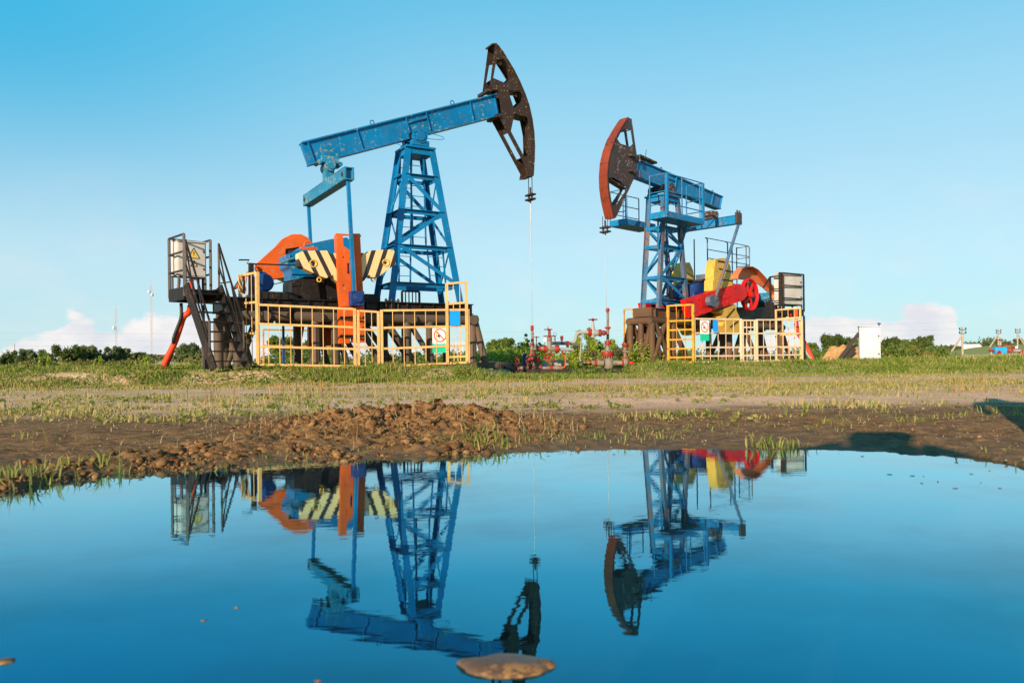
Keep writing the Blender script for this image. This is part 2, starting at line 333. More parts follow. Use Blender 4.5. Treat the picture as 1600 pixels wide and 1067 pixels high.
def ground(x, y):
    x = np.asarray(x, float); y = np.asarray(y, float)
    s = y - shore(x) + ((fbm(x * 2.3, y * 2.3, 3, 5) - .5) * .20 + (fbm(x * 11, y * 9, 3, 15) - .5) * .16) * np.clip(1.5 - abs(y - 4) * .2, 0, 1)
    back = ss(-.75, -.05, y)                     # near bank behind the camera
    sa = np.where(y < 0, -1.0 + (1 - back) * 2, s)
    z = np.where(sa < 0, -0.22 * ss(0, 0.9, -sa), 0.020 * ss(0, .25, sa) + 0.06 * ss(.3, 3.5, sa))
    on = ss(-.05, .25, sa)
    # heap of turned mud and the clods along the bank
    n1 = fbm(x * 3.1, y * 3.1, 5, 11); n2 = fbm(x * 9, y * 9, 4, 21); n3 = abs(fbm(x * 5.5, y * 5.5, 5, 31) - .5) * 2
    heap = np.exp(-((x + .80) / .95) ** 4) * np.exp(-((y - 6.0) / .60) ** 2)
    n4 = abs(fbm(x * 12, y * 12, 4, 71) - .5) * 2; n5 = abs(fbm(x * 26, y * 26, 3, 81) - .5) * 2
    z = z + on * heap * (.085 + .17 * (n1 - .45) + .07 * (n2 - .5) - .08 * n3 + .10 * (.35 - n4) + .05 * (.4 - n5))
    rows = ss(-.05, .55, s) * ss(1.7, .9, s) * ss(.6, -.4, x) * ss(-2.5, -1.9, x)
    lump = ss(.48, .66, fbm(x * 6.5, y * 6.5, 4, 41))
    z = z + rows * (lump * .02 + (n2 - .5) * .03 + (.35 - n4) * .045 + (.4 - n5) * .03) * np.clip(1.15 - heap, 0, 1)
    mud = ss(-.02, .2, s) * ss(3.2, 1.2, s)
    z = z + mud * ((n2 - .5) * .030 + (fbm(x * 24, y * 24, 3, 55) - .5) * .018)
    z = z + ss(7, 9, y) * ss(40, 20, y) * (fbm(x * .8, y * .8, 4, 61) - .5) * .05
    # low ridge of sandy soil beyond the mud at the right
    z = z + np.exp(-((y - 8.6 - x * .05) / .55) ** 2) * ss(-.5, 1, x) * ss(4, 2.4, x) * .05 * (0.4 + n1)
    # raised pads
    padL = ss(20.6, 22.0, y - (x + 4) * .25) * ss(.2, -1.6, x - (y - 24) * .2)
    padR = ss(25.8, 28.2, y - (x - 8) * .30) * ss(3.2, 4.8, x) 
    mid = ss(24, 27, y)
    z = z + np.maximum(np.maximum(padL * .36, padR * .34), mid * .09)
    far = ss(45, 90, y); z = z + far * .05
    z = z + ss(60, 210, y) * ss(.46, .62, x / np.maximum(y, 1)) * 3.6 + ss(200, 700, y) * ss(.40, .60, x / np.maximum(y, 1)) * 5
    return z
def gz(x, y): return float(ground(np.array([x]), np.array([y]))[0])
def axis_pts(segs):
    out = []
    for a, b, n in segs: out += list(np.linspace(a, b, n, endpoint=False))
    return np.array(out + [segs[-1][1]])
ys = np.concatenate([axis_pts([(-60, -6, 12), (-6, 2.4, 40), (2.4, 3.0, 40), (3.0, 7.2, 330), (7.2, 10, 120), (10, 30, 200), (30, 60, 60)]), np.geomspace(61, 2500, 60)])
xs = axis_pts([(-60, -12, 40), (-12, -4.2, 90), (-4.2, 4.4, 560), (4.4, 14, 110), (14, 60, 50)])
sp = ss(30, 200, ys)[:, None] * 29 + 1
X = xs[None, :] * sp; Y = np.repeat(ys[:, None], len(xs), 1); Z = ground(X, Y)
ny, nx = X.shape; idx = np.arange(ny * nx).reshape(ny, nx)
F4 = np.stack([idx[:-1, :-1], idx[:-1, 1:], idx[1:, 1:], idx[1:, :-1]], -1).reshape(-1, 4)
gm, nt, b = newmat('ground soil')
t = nt.nodes.new('ShaderNodeTexCoord').outputs['Object']; sp_ = nt.nodes.new('ShaderNodeSeparateXYZ'); nt.links.new(t, sp_.inputs[0])
yy, xx, zz = sp_.outputs[1], sp_.outputs[0], sp_.outputs[2]
n_lo = noise(nt, t, .35, 4); n_mid = noise(nt, t, 1.6, 6, .6); n_hi = noise(nt, t, 9, 8, .7); n_vh = noise(nt, t, 60, 6, .7)
ywarp = vmath(nt, 'ADD', yy, vmath(nt, 'MULTIPLY', vmath(nt, 'SUBTRACT', n_mid, .5), 3.2))
def bandf(a, b, c=None, d=None):
    n = nt.nodes.new('ShaderNodeMapRange'); n.interpolation_type = 'SMOOTHSTEP'; nt.links.new(ywarp, n.inputs[0]); n.inputs[1].default_value = a; n.inputs[2].default_value = b
    o = n.outputs[0]
    if c is not None:
        m2 = nt.nodes.new('ShaderNodeMapRange'); m2.interpolation_type = 'SMOOTHSTEP'; nt.links.new(ywarp, m2.inputs[0]); m2.inputs[1].default_value = c; m2.inputs[2].default_value = d
        o = vmath(nt, 'MULTIPLY', o, vmath(nt, 'SUBTRACT', 1.0, m2.outputs[0]))
    return o
mudc = mixc(nt, ramp(nt, n_hi, [(.35, 0.0), (.7, 1.0)]), (0.095, 0.045, 0.016), (0.40, 0.215, 0.085))
gravel = mixc(nt, ramp(nt, n_vh, [(.35, 0.0), (.65, 1.0)]), (0.60, 0.33, 0.18), (0.94, 0.61, 0.40))
gravel = mixc(nt, ramp(nt, n_mid, [(.45, 0.0), (.65, .6)]), gravel, (0.46, 0.29, 0.13))
strawc = mixc(nt, n_hi, (0.38, 0.27, 0.09), (0.52, 0.38, 0.15))
c = mixc(nt, bandf(6.6, 8.2), mudc, gravel)
c = mixc(nt, vmath(nt, 'MULTIPLY', ramp(nt, n_lo, [(.42, 0.15), (.6, .9)]), bandf(9.0, 11.5, 40, 50)), c, strawc)
tr = vmath(nt, 'MULTIPLY', bandf(15.5, 17, 20, 21.5), .8); c = mixc(nt, tr, c, gravel)
c = mixc(nt, bandf(20.5, 23.5), c, mixc(nt, n_hi, (0.34, 0.26, 0.11), (0.50, 0.38, 0.19)))
c = mixc(nt, bandf(70, 110), c, mixc(nt, n_lo, (0.24, 0.27, 0.06), (0.38, 0.33, 0.10)))
# wet close to the water line: darker soil and a sheen
wet = nt.nodes.new('ShaderNodeMapRange'); wet.inputs[1].default_value = .012; wet.inputs[2].default_value = .06; wet.inputs[3].default_value = 1; wet.inputs[4].default_value = 0
nt.links.new(zz, wet.inputs[0]); wetf = vmath(nt, 'MULTIPLY', wet.outputs[0], bandf(-50, -49, 7.0, 8.6))
c = mixc(nt, vmath(nt, 'MULTIPLY', wetf, .55), c, (0.115, 0.078, 0.036))
nt.links.new(c, b.inputs['Base Color'])
nt.links.new(vmath(nt, 'MULTIPLY_ADD', wetf, -.35, .95), b.inputs['Roughness'])
b.inputs['Specular IOR Level'].default_value = 0.15
bm = nt.nodes.new('ShaderNodeBump'); bm.inputs['Strength'].default_value = .8; bm.inputs['Distance'].default_value = .02
nt.links.new(vmath(nt, 'ADD', vmath(nt, 'MULTIPLY', n_hi, 1.6), vmath(nt, 'MULTIPLY', n_vh, .5)), bm.inputs['Height']); nt.links.new(bm.outputs[0], b.inputs['Normal'])
go = fast('ground', np.stack([X, Y, Z], -1).reshape(-1, 3), F4, gm, 'structure')
go.data.polygons.foreach_set('use_smooth', np.ones(len(F4), bool))
# puddle
wm, nt, b = newmat('puddle water')
t = nt.nodes.new('ShaderNodeTexCoord').outputs['Object']
mp = nt.nodes.new('ShaderNodeMapping'); mp.inputs['Scale'].default_value = (1.0, 2.2, 1); nt.links.new(t, mp.inputs[0])
nt.nodes.remove(b); lw = nt.nodes.new('ShaderNodeLayerWeight'); lw.inputs['Blend'].default_value = .5
gl = nt.nodes.new('ShaderNodeBsdfGlossy'); gl.inputs['Roughness'].default_value = .012
L_ = lambda r_, g_, b_: (r_, g_, b_)
murk = ramp(nt, noise(nt, t, .9, 5, .6), [(.32, (.95, .80, .76)), (.52, (1.0, 1.0, .98)), (.70, (.85, 1.06, 1.05))])
tint = ramp(nt, lw.outputs['Facing'], [(0.0, L_(.01, .05, .07)), (.60, L_(.022, .21, .31)), (.69, L_(.045, .32, .45)), (.745, L_(.075, .39, .53)), (.854, L_(.40, .65, .74)), (.93, L_(.66, .80, .85)), (1.0, 1.0)])
nt.links.new(mixc(nt, 1.0, tint, murk, 'MULTIPLY'), gl.inputs['Color'])
df = nt.nodes.new('ShaderNodeBsdfDiffuse'); df.inputs['Color'].default_value = (0.004, 0.008, 0.010, 1)
ad = nt.nodes.new('ShaderNodeAddShader'); nt.links.new(gl.outputs[0], ad.inputs[0]); nt.links.new(df.outputs[0], ad.inputs[1]); nt.links.new(ad.outputs[0], nt.nodes['Material Output'].inputs['Surface'])
bm = nt.nodes.new('ShaderNodeBump'); bm.inputs['Strength'].default_value = 0.06; bm.inputs['Distance'].default_value = 0.002
nt.links.new(vmath(nt, 'ADD', noise(nt, mp.outputs[0], 14, 2, .4), vmath(nt, 'MULTIPLY', noise(nt, mp.outputs[0], 4.0, 2, .5), 1.2)), bm.inputs['Height']); nt.links.new(bm.outputs[0], gl.inputs['Normal'])
wo = mk('water', [(-12, -1.2, 0), (12, -1.2, 0), (12, 5.6, 0), (-12, 5.6, 0)], [(0, 1, 2, 3)], wm); wo['kind'] = 'structure'

# ------------------------------------------------------------------ pumping units
def lerp(a, b, t): return tuple(x + (y - x) * t for x, y in zip(a, b))
def make_beam(F, root, c, fw, mat, n, stiff, eyes, tie=None):
    """c: rear-top, rear-bottom, head-top, head-bottom in (u, z)"""
    rt, rb, ht, hb = c; m = M(); th = .045
    nrm = lambda a, b: (lambda d: (-(d[1]) / math.hypot(*d), d[0] / math.hypot(*d)))((b[0] - a[0], b[1] - a[1]))
    nt_ = nrm(rt, ht); nb_ = nrm(rb, hb)
    off = lambda p, nn, k: (p[0] + nn[0] * k, p[1] + nn[1] * k)
    m.prism([rt, ht, off(ht, nt_, -th), off(rt, nt_, -th)], -fw / 2, fw / 2)
    m.prism([rb, hb, off(hb, nb_, th), off(rb, nb_, th)], -fw / 2, fw / 2)
    m.prism([off(rt, nt_, -th), off(ht, nt_, -th), off(hb, nb_, th), off(rb, nb_, th)], -fw * .28, fw * .28)
    o = obj('walking_beam', m, mat, root, .006)
    for a in stiff:
        s_ = M(); p = lerp(rt, ht, a); q = lerp(rb, hb, a + .0); d = (ht[0] - rt[0], ht[1] - rt[1]); l = math.hypot(*d); d = (d[0] / l * .012, d[1] / l * .012)
        p = off(p, nt_, -th); q = off(q, nb_, th)
        for sg in (-1, 1): s_.prism([(p[0] - d[0], p[1] - d[1]), (p[0] + d[0], p[1] + d[1]), (q[0] + d[0], q[1] + d[1]), (q[0] - d[0], q[1] - d[1])], sg * fw * .28, sg * fw * .49)
        obj('stiffener', s_, mat, o)
    for a in eyes:
        p = lerp(rt, ht, a); e = M(); e.torus((p[0] + nt_[0] * .08, 0, p[1] + nt_[1] * .08), (0, 1, 0), .065, .018, 16, 6); obj('lifting_eye', e, mat, o)
    if tie:
        e = M(); a0, a1, k = tie
        p, q = lerp(lerp(rt, ht, a0), lerp(rb, hb, a0), k), lerp(lerp(rt, ht, a1), lerp(rb, hb, a1), k)
        e.bar((p[0], n * fw * .38, p[1]), (q[0], n * fw * .38, q[1]), fw * .18, .03); obj('stiffener', e, mat, o)
    return o
def make_tower(F, root, base, topc, bw, tw, zb, zt, levels, mat, n, legw, ladders=()):
    """base/topc = (u_rear, u_head); legs of angle steel, four girts, zigzag braces"""
    T = bpy.data.objects.new('tower', None)
    m = M()  # cap plate carries the bearings and is the tower's own mesh
    m.box((topc[0] - .1, -tw - .1, zt - .02), (topc[1] + .1, tw + .1, zt + .05))
    m.box((topc[0] - .03, -tw, zt - .20), (topc[1] + .03, tw, zt - .02)); T = obj('tower', m, mat, root, .008)
    def pt(i, k, z): # i 0 rear 1 head; k -1 near... lateral sign
        a = (z - zb) / (zt - zb); return Vector((base[i] + (topc[i] - base[i]) * a, k * (bw + (tw - bw) * a), z))
    for i in (0, 1):
        for k in (-1, 1):
            l = M(); a, b_ = pt(i, k, zb - .02), pt(i, k, zt - .05)
            sx_ = 1 if i == 0 else -1
            l.bar(a, b_, .022, legw, up=(1, 0, 0)); l.bar(a + Vector((sx_ * 0, -k * legw * .5, 0)), b_ + Vector((0, -k * legw * .5, 0)), legw, .022, up=(1, 0, 0))
            l.hexa([a + Vector(q) for q in ((-.12, -.12, -.01), (.12, -.12, -.01), (.12, .12, -.01), (-.12, .12, -.01), (-.12, -.12, .02), (.12, -.12, .02), (.12, .12, .02), (-.12, .12, .02))])
            obj('leg', l, mat if n == -1 else blueG, T)
    for z in levels:
        for (i, k, i2, k2) in ((0, -1, 1, -1), (0, 1, 1, 1), (0, -1, 0, 1), (1, -1, 1, 1)):
            g = M(); a, b_ = pt(i, k, z), pt(i2, k2, z); g.angle(a, b_, .12, .014, flip=k if k == k2 else 1); obj('girt', g, mat, T)
    zs = [zt - .25] + list(levels)
    for j, (za, zb2) in enumerate(zip(zs[:-1], zs[1:])):
        if j == 0: continue
        for k in (-1, 1):
            g = M(); a, b_ = (pt(0, k, za), pt(1, k, zb2)) if (j % 2 == 1) == (n == -1) else (pt(1, k, za), pt(0, k, zb2)); g.bar(a, b_, .025, .12, up=(0, 0, 1)); obj('brace', g, mat, T)
        for i in (0, 1):
            g = M(); a, b_ = (pt(i, -1, za), pt(i, 1, zb2)) if j % 2 else (pt(i, 1, za), pt(i, -1, zb2)); g.bar(a, b_, .025, .08); obj('brace', g, mat, T)
    for (u0, u1, w_, z0, z1, lw) in ladders:
        l = M(); 
        for q in (-1, 1): l.bar((u0 + q * lw / 2, w_, z0), (u1 + q * lw / 2, w_, z1), .035, .05)
        k = int((z1 - z0) / .3)
        for j in range(1, k):
            a = j / k; uu = u0 + (u1 - u0) * a; zz_ = z0 + (z1 - z0) * a; l.cyl((uu - lw / 2, w_, zz_), (uu + lw / 2, w_, zz_), .012, n=6)
        obj('ladder', l, mat, T)
    return T
def head(root, outer, holes, arc, W, mat, arcmat, spars, extra=None):
    m = M()
    for sgn in (-1, 1): m.prism(outer, sgn * W / 2, sgn * (W / 2 - .025), holes)
    H = obj('horse_head', m, mat, root)
    m = M(); t = .035
    for (a, b_) in zip(arc[:-1], arc[1:]):
        d = (b_[0] - a[0], b_[1] - a[1]); l = math.hypot(*d); nn = (-d[1] / l, d[0] / l)
        sg = extra
        m.prism([a, b_, (b_[0] + nn[0] * t * sg, b_[1] + nn[1] * t * sg), (a[0] + nn[0] * t * sg, a[1] + nn[1] * t * sg)], -W / 2 - .03, W / 2 + .03)
    A = obj('arc_face', m, arcmat, H)
    for a, b_, th in spars: obj('cross_web', M().bar((a[0], 0, a[1]), (b_[0], 0, b_[1]), W - .052, th, up=(-(b_[1] - a[1]), 0, b_[0] - a[0])), mat, H)
    return H
def bolts(m, pts, w, r=.02, h=.02, n=-1):
    for u, z in pts: m.cyl((u, w, z), (u, w + n * h, z), r, n=6)

# ---- left unit -----------------------------------------------------------------
FL = Frame(-3.05, 26.0, 0.42, 30)
JL = thing('pump_jack', 'larger blue beam pump with orange cranks and black striped counterweights, at left', 'oil pump jack', FL.o, FL.a, 'beam pumping units')
fw = .36; nw = -fw / 2
c4 = [FL.uz(471.5, 221.5, nw), FL.uz(484.5, 257.5, nw), FL.uz(776, 146, nw), FL.uz(783, 180, nw)]
make_beam(FL, JL, c4, fw, blueL, -1, (.025, .255, .50, .605, .845, .985), (.345, .765), (.50, .605, .3))
# saddle bearing
pc = FL.uz(656.5, 213.5, -.45); bz = pc[1]
m = M(); m.cyl((pc[0], -.50, bz), (pc[0], .50, bz), .10, n=20)
SB = obj('saddle_bearing', m, black, JL)
for s_ in (-1, 1):
    q = M(); q.cyl((pc[0], s_ * .30, bz), (pc[0], s_ * .52, bz), .235, n=26); q.cyl((pc[0], s_ * .52, bz), (pc[0], s_ * .55, bz), .17, .15, n=26)
    for k in range(8): a = k * math.pi / 4; q.cyl((pc[0] + .2 * math.cos(a), s_ * .52, bz + .2 * math.sin(a)), (pc[0] + .2 * math.cos(a), s_ * .545, bz + .2 * math.sin(a)), .018, n=6)
    q.box((pc[0] - .30, s_ * .30, bz - .30), (pc[0] + .30, s_ * .50, bz - .13)); obj('bearing_housing', q, blueT, SB, .008)
q = M(); q.box((pc[0] - .25, -.2, bz - .02), (pc[0] + .25, .2, bz + .16)); obj('bearing_saddle', q, black, SB)
q = M()
for (uo, wo, ra, rb_) in ((.15, -.62, .62, .12), (-.45, -.2, .30, .12)):
    pts = [(pc[0] + uo + ra * math.cos(a), wo + .1 * math.sin(a) , bz - .10 + rb_ * math.sin(a) + (.10 if uo > 0 else -.12)) for a in np.linspace(-2.6, 2.6, 26)]
    q.tube(pts, .010, 5)
obj('grease_line', q, blueT, SB)
zt = bz - .36; zb = FL.uz(610.6, 470, -.62)[1]
ub, ud = FL.uz(610.6, 470, -.62)[0], FL.uz(717.5, 470, -.62)[0]; tb, td = FL.uz(637.5, 230, -.38)[0], FL.uz(674.5, 231, -.38)[0]
lv = [FL.uz(632, y, -.5)[1] for y in (270, 326.8, 382.6, 442)]
um = (tb + td) / 2
make_tower(FL, JL, (ub, ud), (tb, td), .70, .40, zb, zt, lv, blueT, -1, .22,
           ((um + .02, um - .03, -.2, lv[2], zt - .2, .46), (um + .62, um + .52, -.3, lv[3], lv[2], .55), (um - .30, um - .20, .32, lv[3], zt - .2, .40)))
# horse head
W5 = .54
h5 = lambda pts, w_=-.27: FL.poly([(740 + x / 3.81, 50 + y / 3.81) for x, y in pts], w_)
arc5 = [(134, 68), (168, 108), (203, 165), (243, 232), (277, 300), (307, 370), (331, 440), (349, 520), (360, 600), (364, 680), (362, 760), (356, 858)]
outer = h5([(130, 68), (95, 345), (150, 348), (166, 492), (150, 505)] + [(165, 530), (325, 830), (318, 862)] + arc5[::-1])
hol = [h5([(136, 168), (178, 160), (205, 200), (240, 258), (190, 306), (117, 275)]), h5([(206, 350), (278, 350), (298, 400), (240, 458)]), h5([(244, 488), (322, 508), (340, 600), (343, 738), (302, 744), (222, 592)])]
L5 = lambda pts: h5(pts)
A5 = h5(arc5)
sp5 = []
def spar(pts, th=.03):
    q = h5(pts); return (q[0], q[1], th)
sp5 = [spar([(136, 168), (178, 160)]), spar([(118, 277), (189, 307)]), spar([(206, 352), (278, 352)]), spar([(244, 488), (320, 506)]), spar([(302, 742), (344, 738)]), spar([(222, 592), (206, 352)]), spar([(150, 350), (97, 346)]), spar([(318, 860), (352, 858)], .05), spar([(113, 72), (134, 70)], .05)]
HL = head(JL, outer, hol, A5, W5, headbrown, headbrown, sp5, -1)
m = M(); p, q = h5([(94, 352), (110, 352)]); m.bar((p[0] - .05, -.40, p[1]), (p[0] - .05, .40, p[1]), .12, .10); obj('head_hinge', m, headbrown, HL, .006); m = M(); p, _ = h5([(150, 500), (1, 1)]); m.bar((p[0] - .06, -.36, p[1] - .02), (p[0] - .06, .36, p[1] - .02), .16, .10); obj('head_hinge', m, headbrown, HL, .006)
# bridle, carrier bar, rod
WL = FL.loc((P(830.8, 520, 28.2).x, 28.2, 0))
def hanger(F, J, n, pxs, ytop, ybar, rodx, yrod0, yrod1, w_, barw):
    m = M(); 
    u0, z0 = F.uz(rodx, ytop, w_); ub_, zbr = F.uz(rodx, ybar, w_); ut, zr0 = F.uz(rodx, yrod0, w_); ur, zr1 = F.uz(rodx, yrod1, w_)
    u0 = ut = ur = (ub_ + ur) / 2
    for s_ in (-1, 1): m.tube([(u0, s_ * .12, z0), (u0, s_ * .12, zbr)], .014, 6)
    obj('bridle_cable', m, railblack, J)
    m = M()
    for k in (0, 1): m.box((u0 - .10, -barw, zbr - .02 - k * .16), (u0 + .10, barw, zbr - .075 - k * .16))
    for s_ in (-1, 1): m.cyl((u0, s_ * .10, zbr + .02), (u0, s_ * .10, zbr - .27), .035, n=8)
    m.cyl((u0, 0, zbr + .22), (u0, 0, zbr), .035, n=8); m.cyl((u0, 0, zbr - .23), (u0, 0, zbr - .33), .03, n=8)
    obj('carrier_bar', m, headbrown, J)
    m = M(); m.cyl((u0, 0, zbr + .1), (u0, 0, zr1), .013, n=8); obj('polished_rod', m, steel, J)
    return u0
hanger(FL, JL, -1, None, 272, 303, 830, 290, 512, 0, .22)
# equalizer and its bearing
ue = None
eb = FL.uz(513, 262, 0)
ue = eb[0]
m = M(); m.cyl((eb[0], -.30, eb[1]), (eb[0], .30, eb[1]), .17, n=20)
for s_ in (-1, 1): m.cyl((eb[0], s_ * .30, eb[1]), (eb[0], s_ * .36, eb[1]), .12, n=16)
m.box((eb[0] - .28, -.22, eb[1] + .10), (eb[0] + .28, .22, eb[1] + .30)); m.box((eb[0] - .14, -.17, eb[1] - .45), (eb[0] + .14, .17, eb[1] - .05))
for s_ in (-1, 1): m.cyl((eb[0] + s_ * .33, -.2, eb[1] + .10), (eb[0] + s_ * .33, .2, eb[1] + .10), .07, n=10)
EB = obj('equalizer_bearing', m, teal, JL, .01)
w0, z0 = FL.wz(473, 296, ue - .15); w1, z1 = FL.wz(538, 271, ue - .15); _, z0b = FL.wz(474, 313, ue - .15); _, z1b = FL.wz(538.6, 290, ue - .15)
ztop = (z0 + z1) / 2; zbot = (z0b + z1b) / 2
m = M(); m.box((ue - .15, w0, ztop), (ue + .15, w1, ztop - .03)); m.box((ue - .15, w0, zbot), (ue + .15, w1, zbot + .03)); m.box((ue - .147, w0 - .002, zbot + .03), (ue - .09, w1 + .002, ztop - .03)); m.box((ue + .09, w0 - .002, zbot + .03), (ue + .147, w1 + .002, ztop - .03))
m.box((ue - .09, w0 - .1, zbot + .03), (ue + .09, w1 + .12, ztop - .03))
EQ = obj('equalizer', m, teal, JL, .006)
for w_ in (w0 - .18, w1 + .20):
    m = M(); m.cyl((ue - .146, w_, (ztop + zbot) / 2), (ue - .165, w_, (ztop + zbot) / 2), .075, n=14); obj('pin_plate', m, headbrown, EQ)
# pitmans
wn, wf = w1 + .13, w0 - .13
up = FL.uz(553.5, 465, wn)
m = M(); m.bar((ue, wn, zbot + .02), (up[0], wn, up[1] + .15), .10, .10, up=(0, 1, 0)); obj('pitman_arm', m, blueT, JL, .008)
m = M(); m.bar((ue, wf, zbot + .02), (up[0], wf, up[1] + .15), .10, .10, up=(0, 1, 0)); obj('pitman_arm', m, blueT, JL, .008)
# cranks with counterweights
z2 = lambda pts, w_: FL.poly([(450 + x / 4.105, 340 + y / 4.105) for x, y in pts], w_)
wc = wn + .16
def mirror_w(objs): pass
ph = lambda x, y, k: (lambda q: -(q[0] + k * q[1]))(z2([(x, y), (x, y)], wc + .12)[0])
strL = striped('striped weight paint rear', .50, .365, .38, ph(95, 215, .50)); strR = striped('striped weight paint front', -.34, .365, .38, ph(535, 210, -.34))
left_w = z2([(68, 240), (70, 225), (100, 213), (255, 212), (270, 232), (325, 226), (330, 418), (305, 400), (290, 368), (245, 388), (185, 366), (72, 312)], wc + .12)
right_w = z2([(470, 226), (508, 232), (525, 212), (648, 205), (680, 210), (692, 262), (690, 300), (645, 330), (575, 385), (535, 383), (520, 365), (488, 405), (465, 418)], wc + .12)
hc = lambda cx, cy, r: z2([(cx + r * math.cos(a), cy + r * math.sin(a)) for a in np.linspace(0, 2 * math.pi, 13)[:-1]], wc + .12)
bar1 = z2([(310, 105), (352, 105), (354, 180), (392, 208), (405, 400), (412, 570), (340, 572), (322, 400)], wc)
bar2 = z2([(417, 103), (462, 103), (488, 575), (448, 575)], wc)
low_ = z2([(330, 575), (492, 575), (500, 800), (455, 803), (420, 800), (415, 770), (400, 772), (398, 806), (332, 808)], wc)
ugb = FL.uz(540, 405, wc)[0]; zgb = FL.uz(540, 405, wc)[1]
for side in (-1, 1):
    f = lambda w_: w_ if side == -1 else -w_
    m = M(); m.prism(bar1, f(wc), f(wc + .22), [z2([(379, 292), (396, 292), (398, 360), (381, 360)], wc)]); m.prism(bar2, f(wc), f(wc + .22)); m.prism(low_, f(wc + .02), f(wc + .20))
    bolts(m, z2([(360, 640), (360, 700), (470, 640), (470, 700), (345, 430), (470, 430), (345, 250)], wc), f(wc), .03, .03, side); m.cyl((ugb - .25, f(wc + .1), zgb + .72), (ugb + .5, f(wc + .1), zgb + .72), .03, n=8)
    CR = obj('crank', m, orange, JL, .012)
    for ol, mt_, hs in ((left_w, strL, [(162, 295, 17)]), (right_w, strR, [(627, 290, 12)])):
        q = M(); q.prism(ol, f(wc + .12), f(wc + .46), [hc(*h) for h in hs]); W_ = obj('counterweight', q, mt_, CR, .03)
        k = hs[0]; a = hc(k[0], k[1], 1)[0]; q = M(); q.torus((a[0], f(wc + .12), a[1]), (0, 1, 0), .10, .022, 16, 6); obj('hole_ring', q, yellow, W_); q = M()
        e = z2([(212, 395), (212, 396)] if k[0] < 300 else [(560, 392), (560, 393)], wc + .12)[0]; q.torus((e[0], f(wc + .3), e[1]), (0, 1, 0), .06, .02, 14, 6); obj('lifting_ring', q, yellow, W_)
    q = M(); b_ = z2([(428, 520), (1, 1)], wc)[0]
    q.box((b_[0] - .20, f(wc - .03), b_[1] - .22), (b_[0] + .20, f(wc - .27), b_[1] + .20)); q.cyl((b_[0], f(wc - .27), b_[1]), (b_[0], f(wc - .33), b_[1]), .15, .13, n=20)
    for x_ in (-.15, .15):
        for z_ in (-.15, .17): q.cyl((b_[0] + x_, f(wc - .27), b_[1] + z_), (b_[0] + x_, f(wc - .30), b_[1] + z_), .03, n=6)
    obj('wrist_pin_bearing', q, navy, CR, .02)
    q = M(); q.prism(z2([(335, 633), (493, 633), (493, 648), (335, 648)], wc), f(wc - .0), f(wc - .012)); obj('strap', q, black, CR); q = M(); q.prism(z2([(337, 752), (497, 752), (497, 765), (337, 765)], wc), f(wc), f(wc - .012)); obj('strap', q, black, CR)
# gearbox on its pedestal
g1 = lambda pts, w_: FL.poly([(240 + x / 4.268, 350 + y / 4.268) for x, y in pts], w_)
gb = g1([(890, 200), (960, 175), (1010, 140), (1060, 128), (1190, 100), (1290, 90), (1310, 110), (1330, 240), (1330, 330), (1190, 350), (1010, 350), (930, 378), (918, 300), (895, 280)], -.5)
m = M(); m.prism(gb, -.5, .5); GB = obj('gearbox', m, blueL, JL, .04)
m = M(); m.prism(g1([(885, 232), (1000, 205), (1330, 215), (1330, 228), (1000, 220), (887, 248)], -.5), -.58, .58)
for k in range(9): a = g1([(905 + k * 45, 232 - (k < 3) * 8), (1, 1)], -.55)[0]; m.cyl((a[0], -.56, a[1] - .05), (a[0], -.56, a[1] + .08), .025, n=6)
obj('casing_flange', m, teal, GB)
m = M(); a = g1([(1010, 160), (1, 1)], -.4)[0]; m.torus((a[0] + .1, -.4, a[1] + .08), (0, 1, 0), .12, .03, 14, 6); m.box((a[0] - .15, -.5, a[1] - .06), (a[0] + .35, -.3, a[1] + .02)); obj('lifting_lug', m, orange, GB)
m = M(); m.prism(g1([(925, 372), (1330, 372), (1345, 500), (920, 500)], -.55), -.55, .55); m.prism(g1([(1000, 368), (1090, 368), (1110, 500), (985, 500)], -.72), -.75, -.556); m.prism(g1([(1140, 370), (1330, 380), (1340, 500), (1190, 500)], -.62), -.66, -.557); obj('gearbox_pedestal', m, black, JL, .01)
# belt guard and motor
og = [(690, 268), (760, 205), (820, 152), (870, 96), (925, 70), (985, 70), (1030, 92), (1052, 125), (1040, 160), (985, 150), (940, 158), (880, 166), (872, 356), (800, 366), (702, 322), (688, 292)]
m = M(); m.prism(g1(og, .66), .66, .69); m.prism(g1(og, .66), .96, .99)
oo = g1(og, .66)
for a, b_ in zip(oo[:8], oo[1:9]): m.bar((a[0], .825, a[1]), (b_[0], .825, b_[1]), .28, .02, up=(-(b_[1] - a[1]), 0, b_[0] - a[0]))
for a, b_ in zip(oo[11:15], oo[12:16]): m.bar((a[0], .825, a[1]), (b_[0], .825, b_[1]), .28, .02, up=(-(b_[1] - a[1]), 0, b_[0] - a[0]))
q = g1([(540, 425), (585, 355), (640, 312), (648, 330), (600, 372), (556, 432)], .4); m.prism(q, .25, .7); m.prism(g1([(596, 380), (618, 360), (606, 470), (588, 460)], .4), .3, .36)
BG = obj('belt_guard', m, orange, JL)
m = M(); a = g1([(940, 260), (1, 1)], .8)[0]; m.cyl((a[0], .72, a[1]), (a[0], .93, a[1]), .50, n=30); obj('large_pulley', m, headbrown, BG)
mc = g1([(742, 390), (1, 1)], -.45)[0]
m = M(); m.cyl((mc[0], -.42, mc[1]), (mc[0], .45, mc[1]), .25, n=24); m.cyl((mc[0], -.50, mc[1]), (mc[0], -.42, mc[1]), .22, .27, n=24); m.cyl((mc[0], .45, mc[1]), (mc[0], .8, mc[1]), .05, n=10)
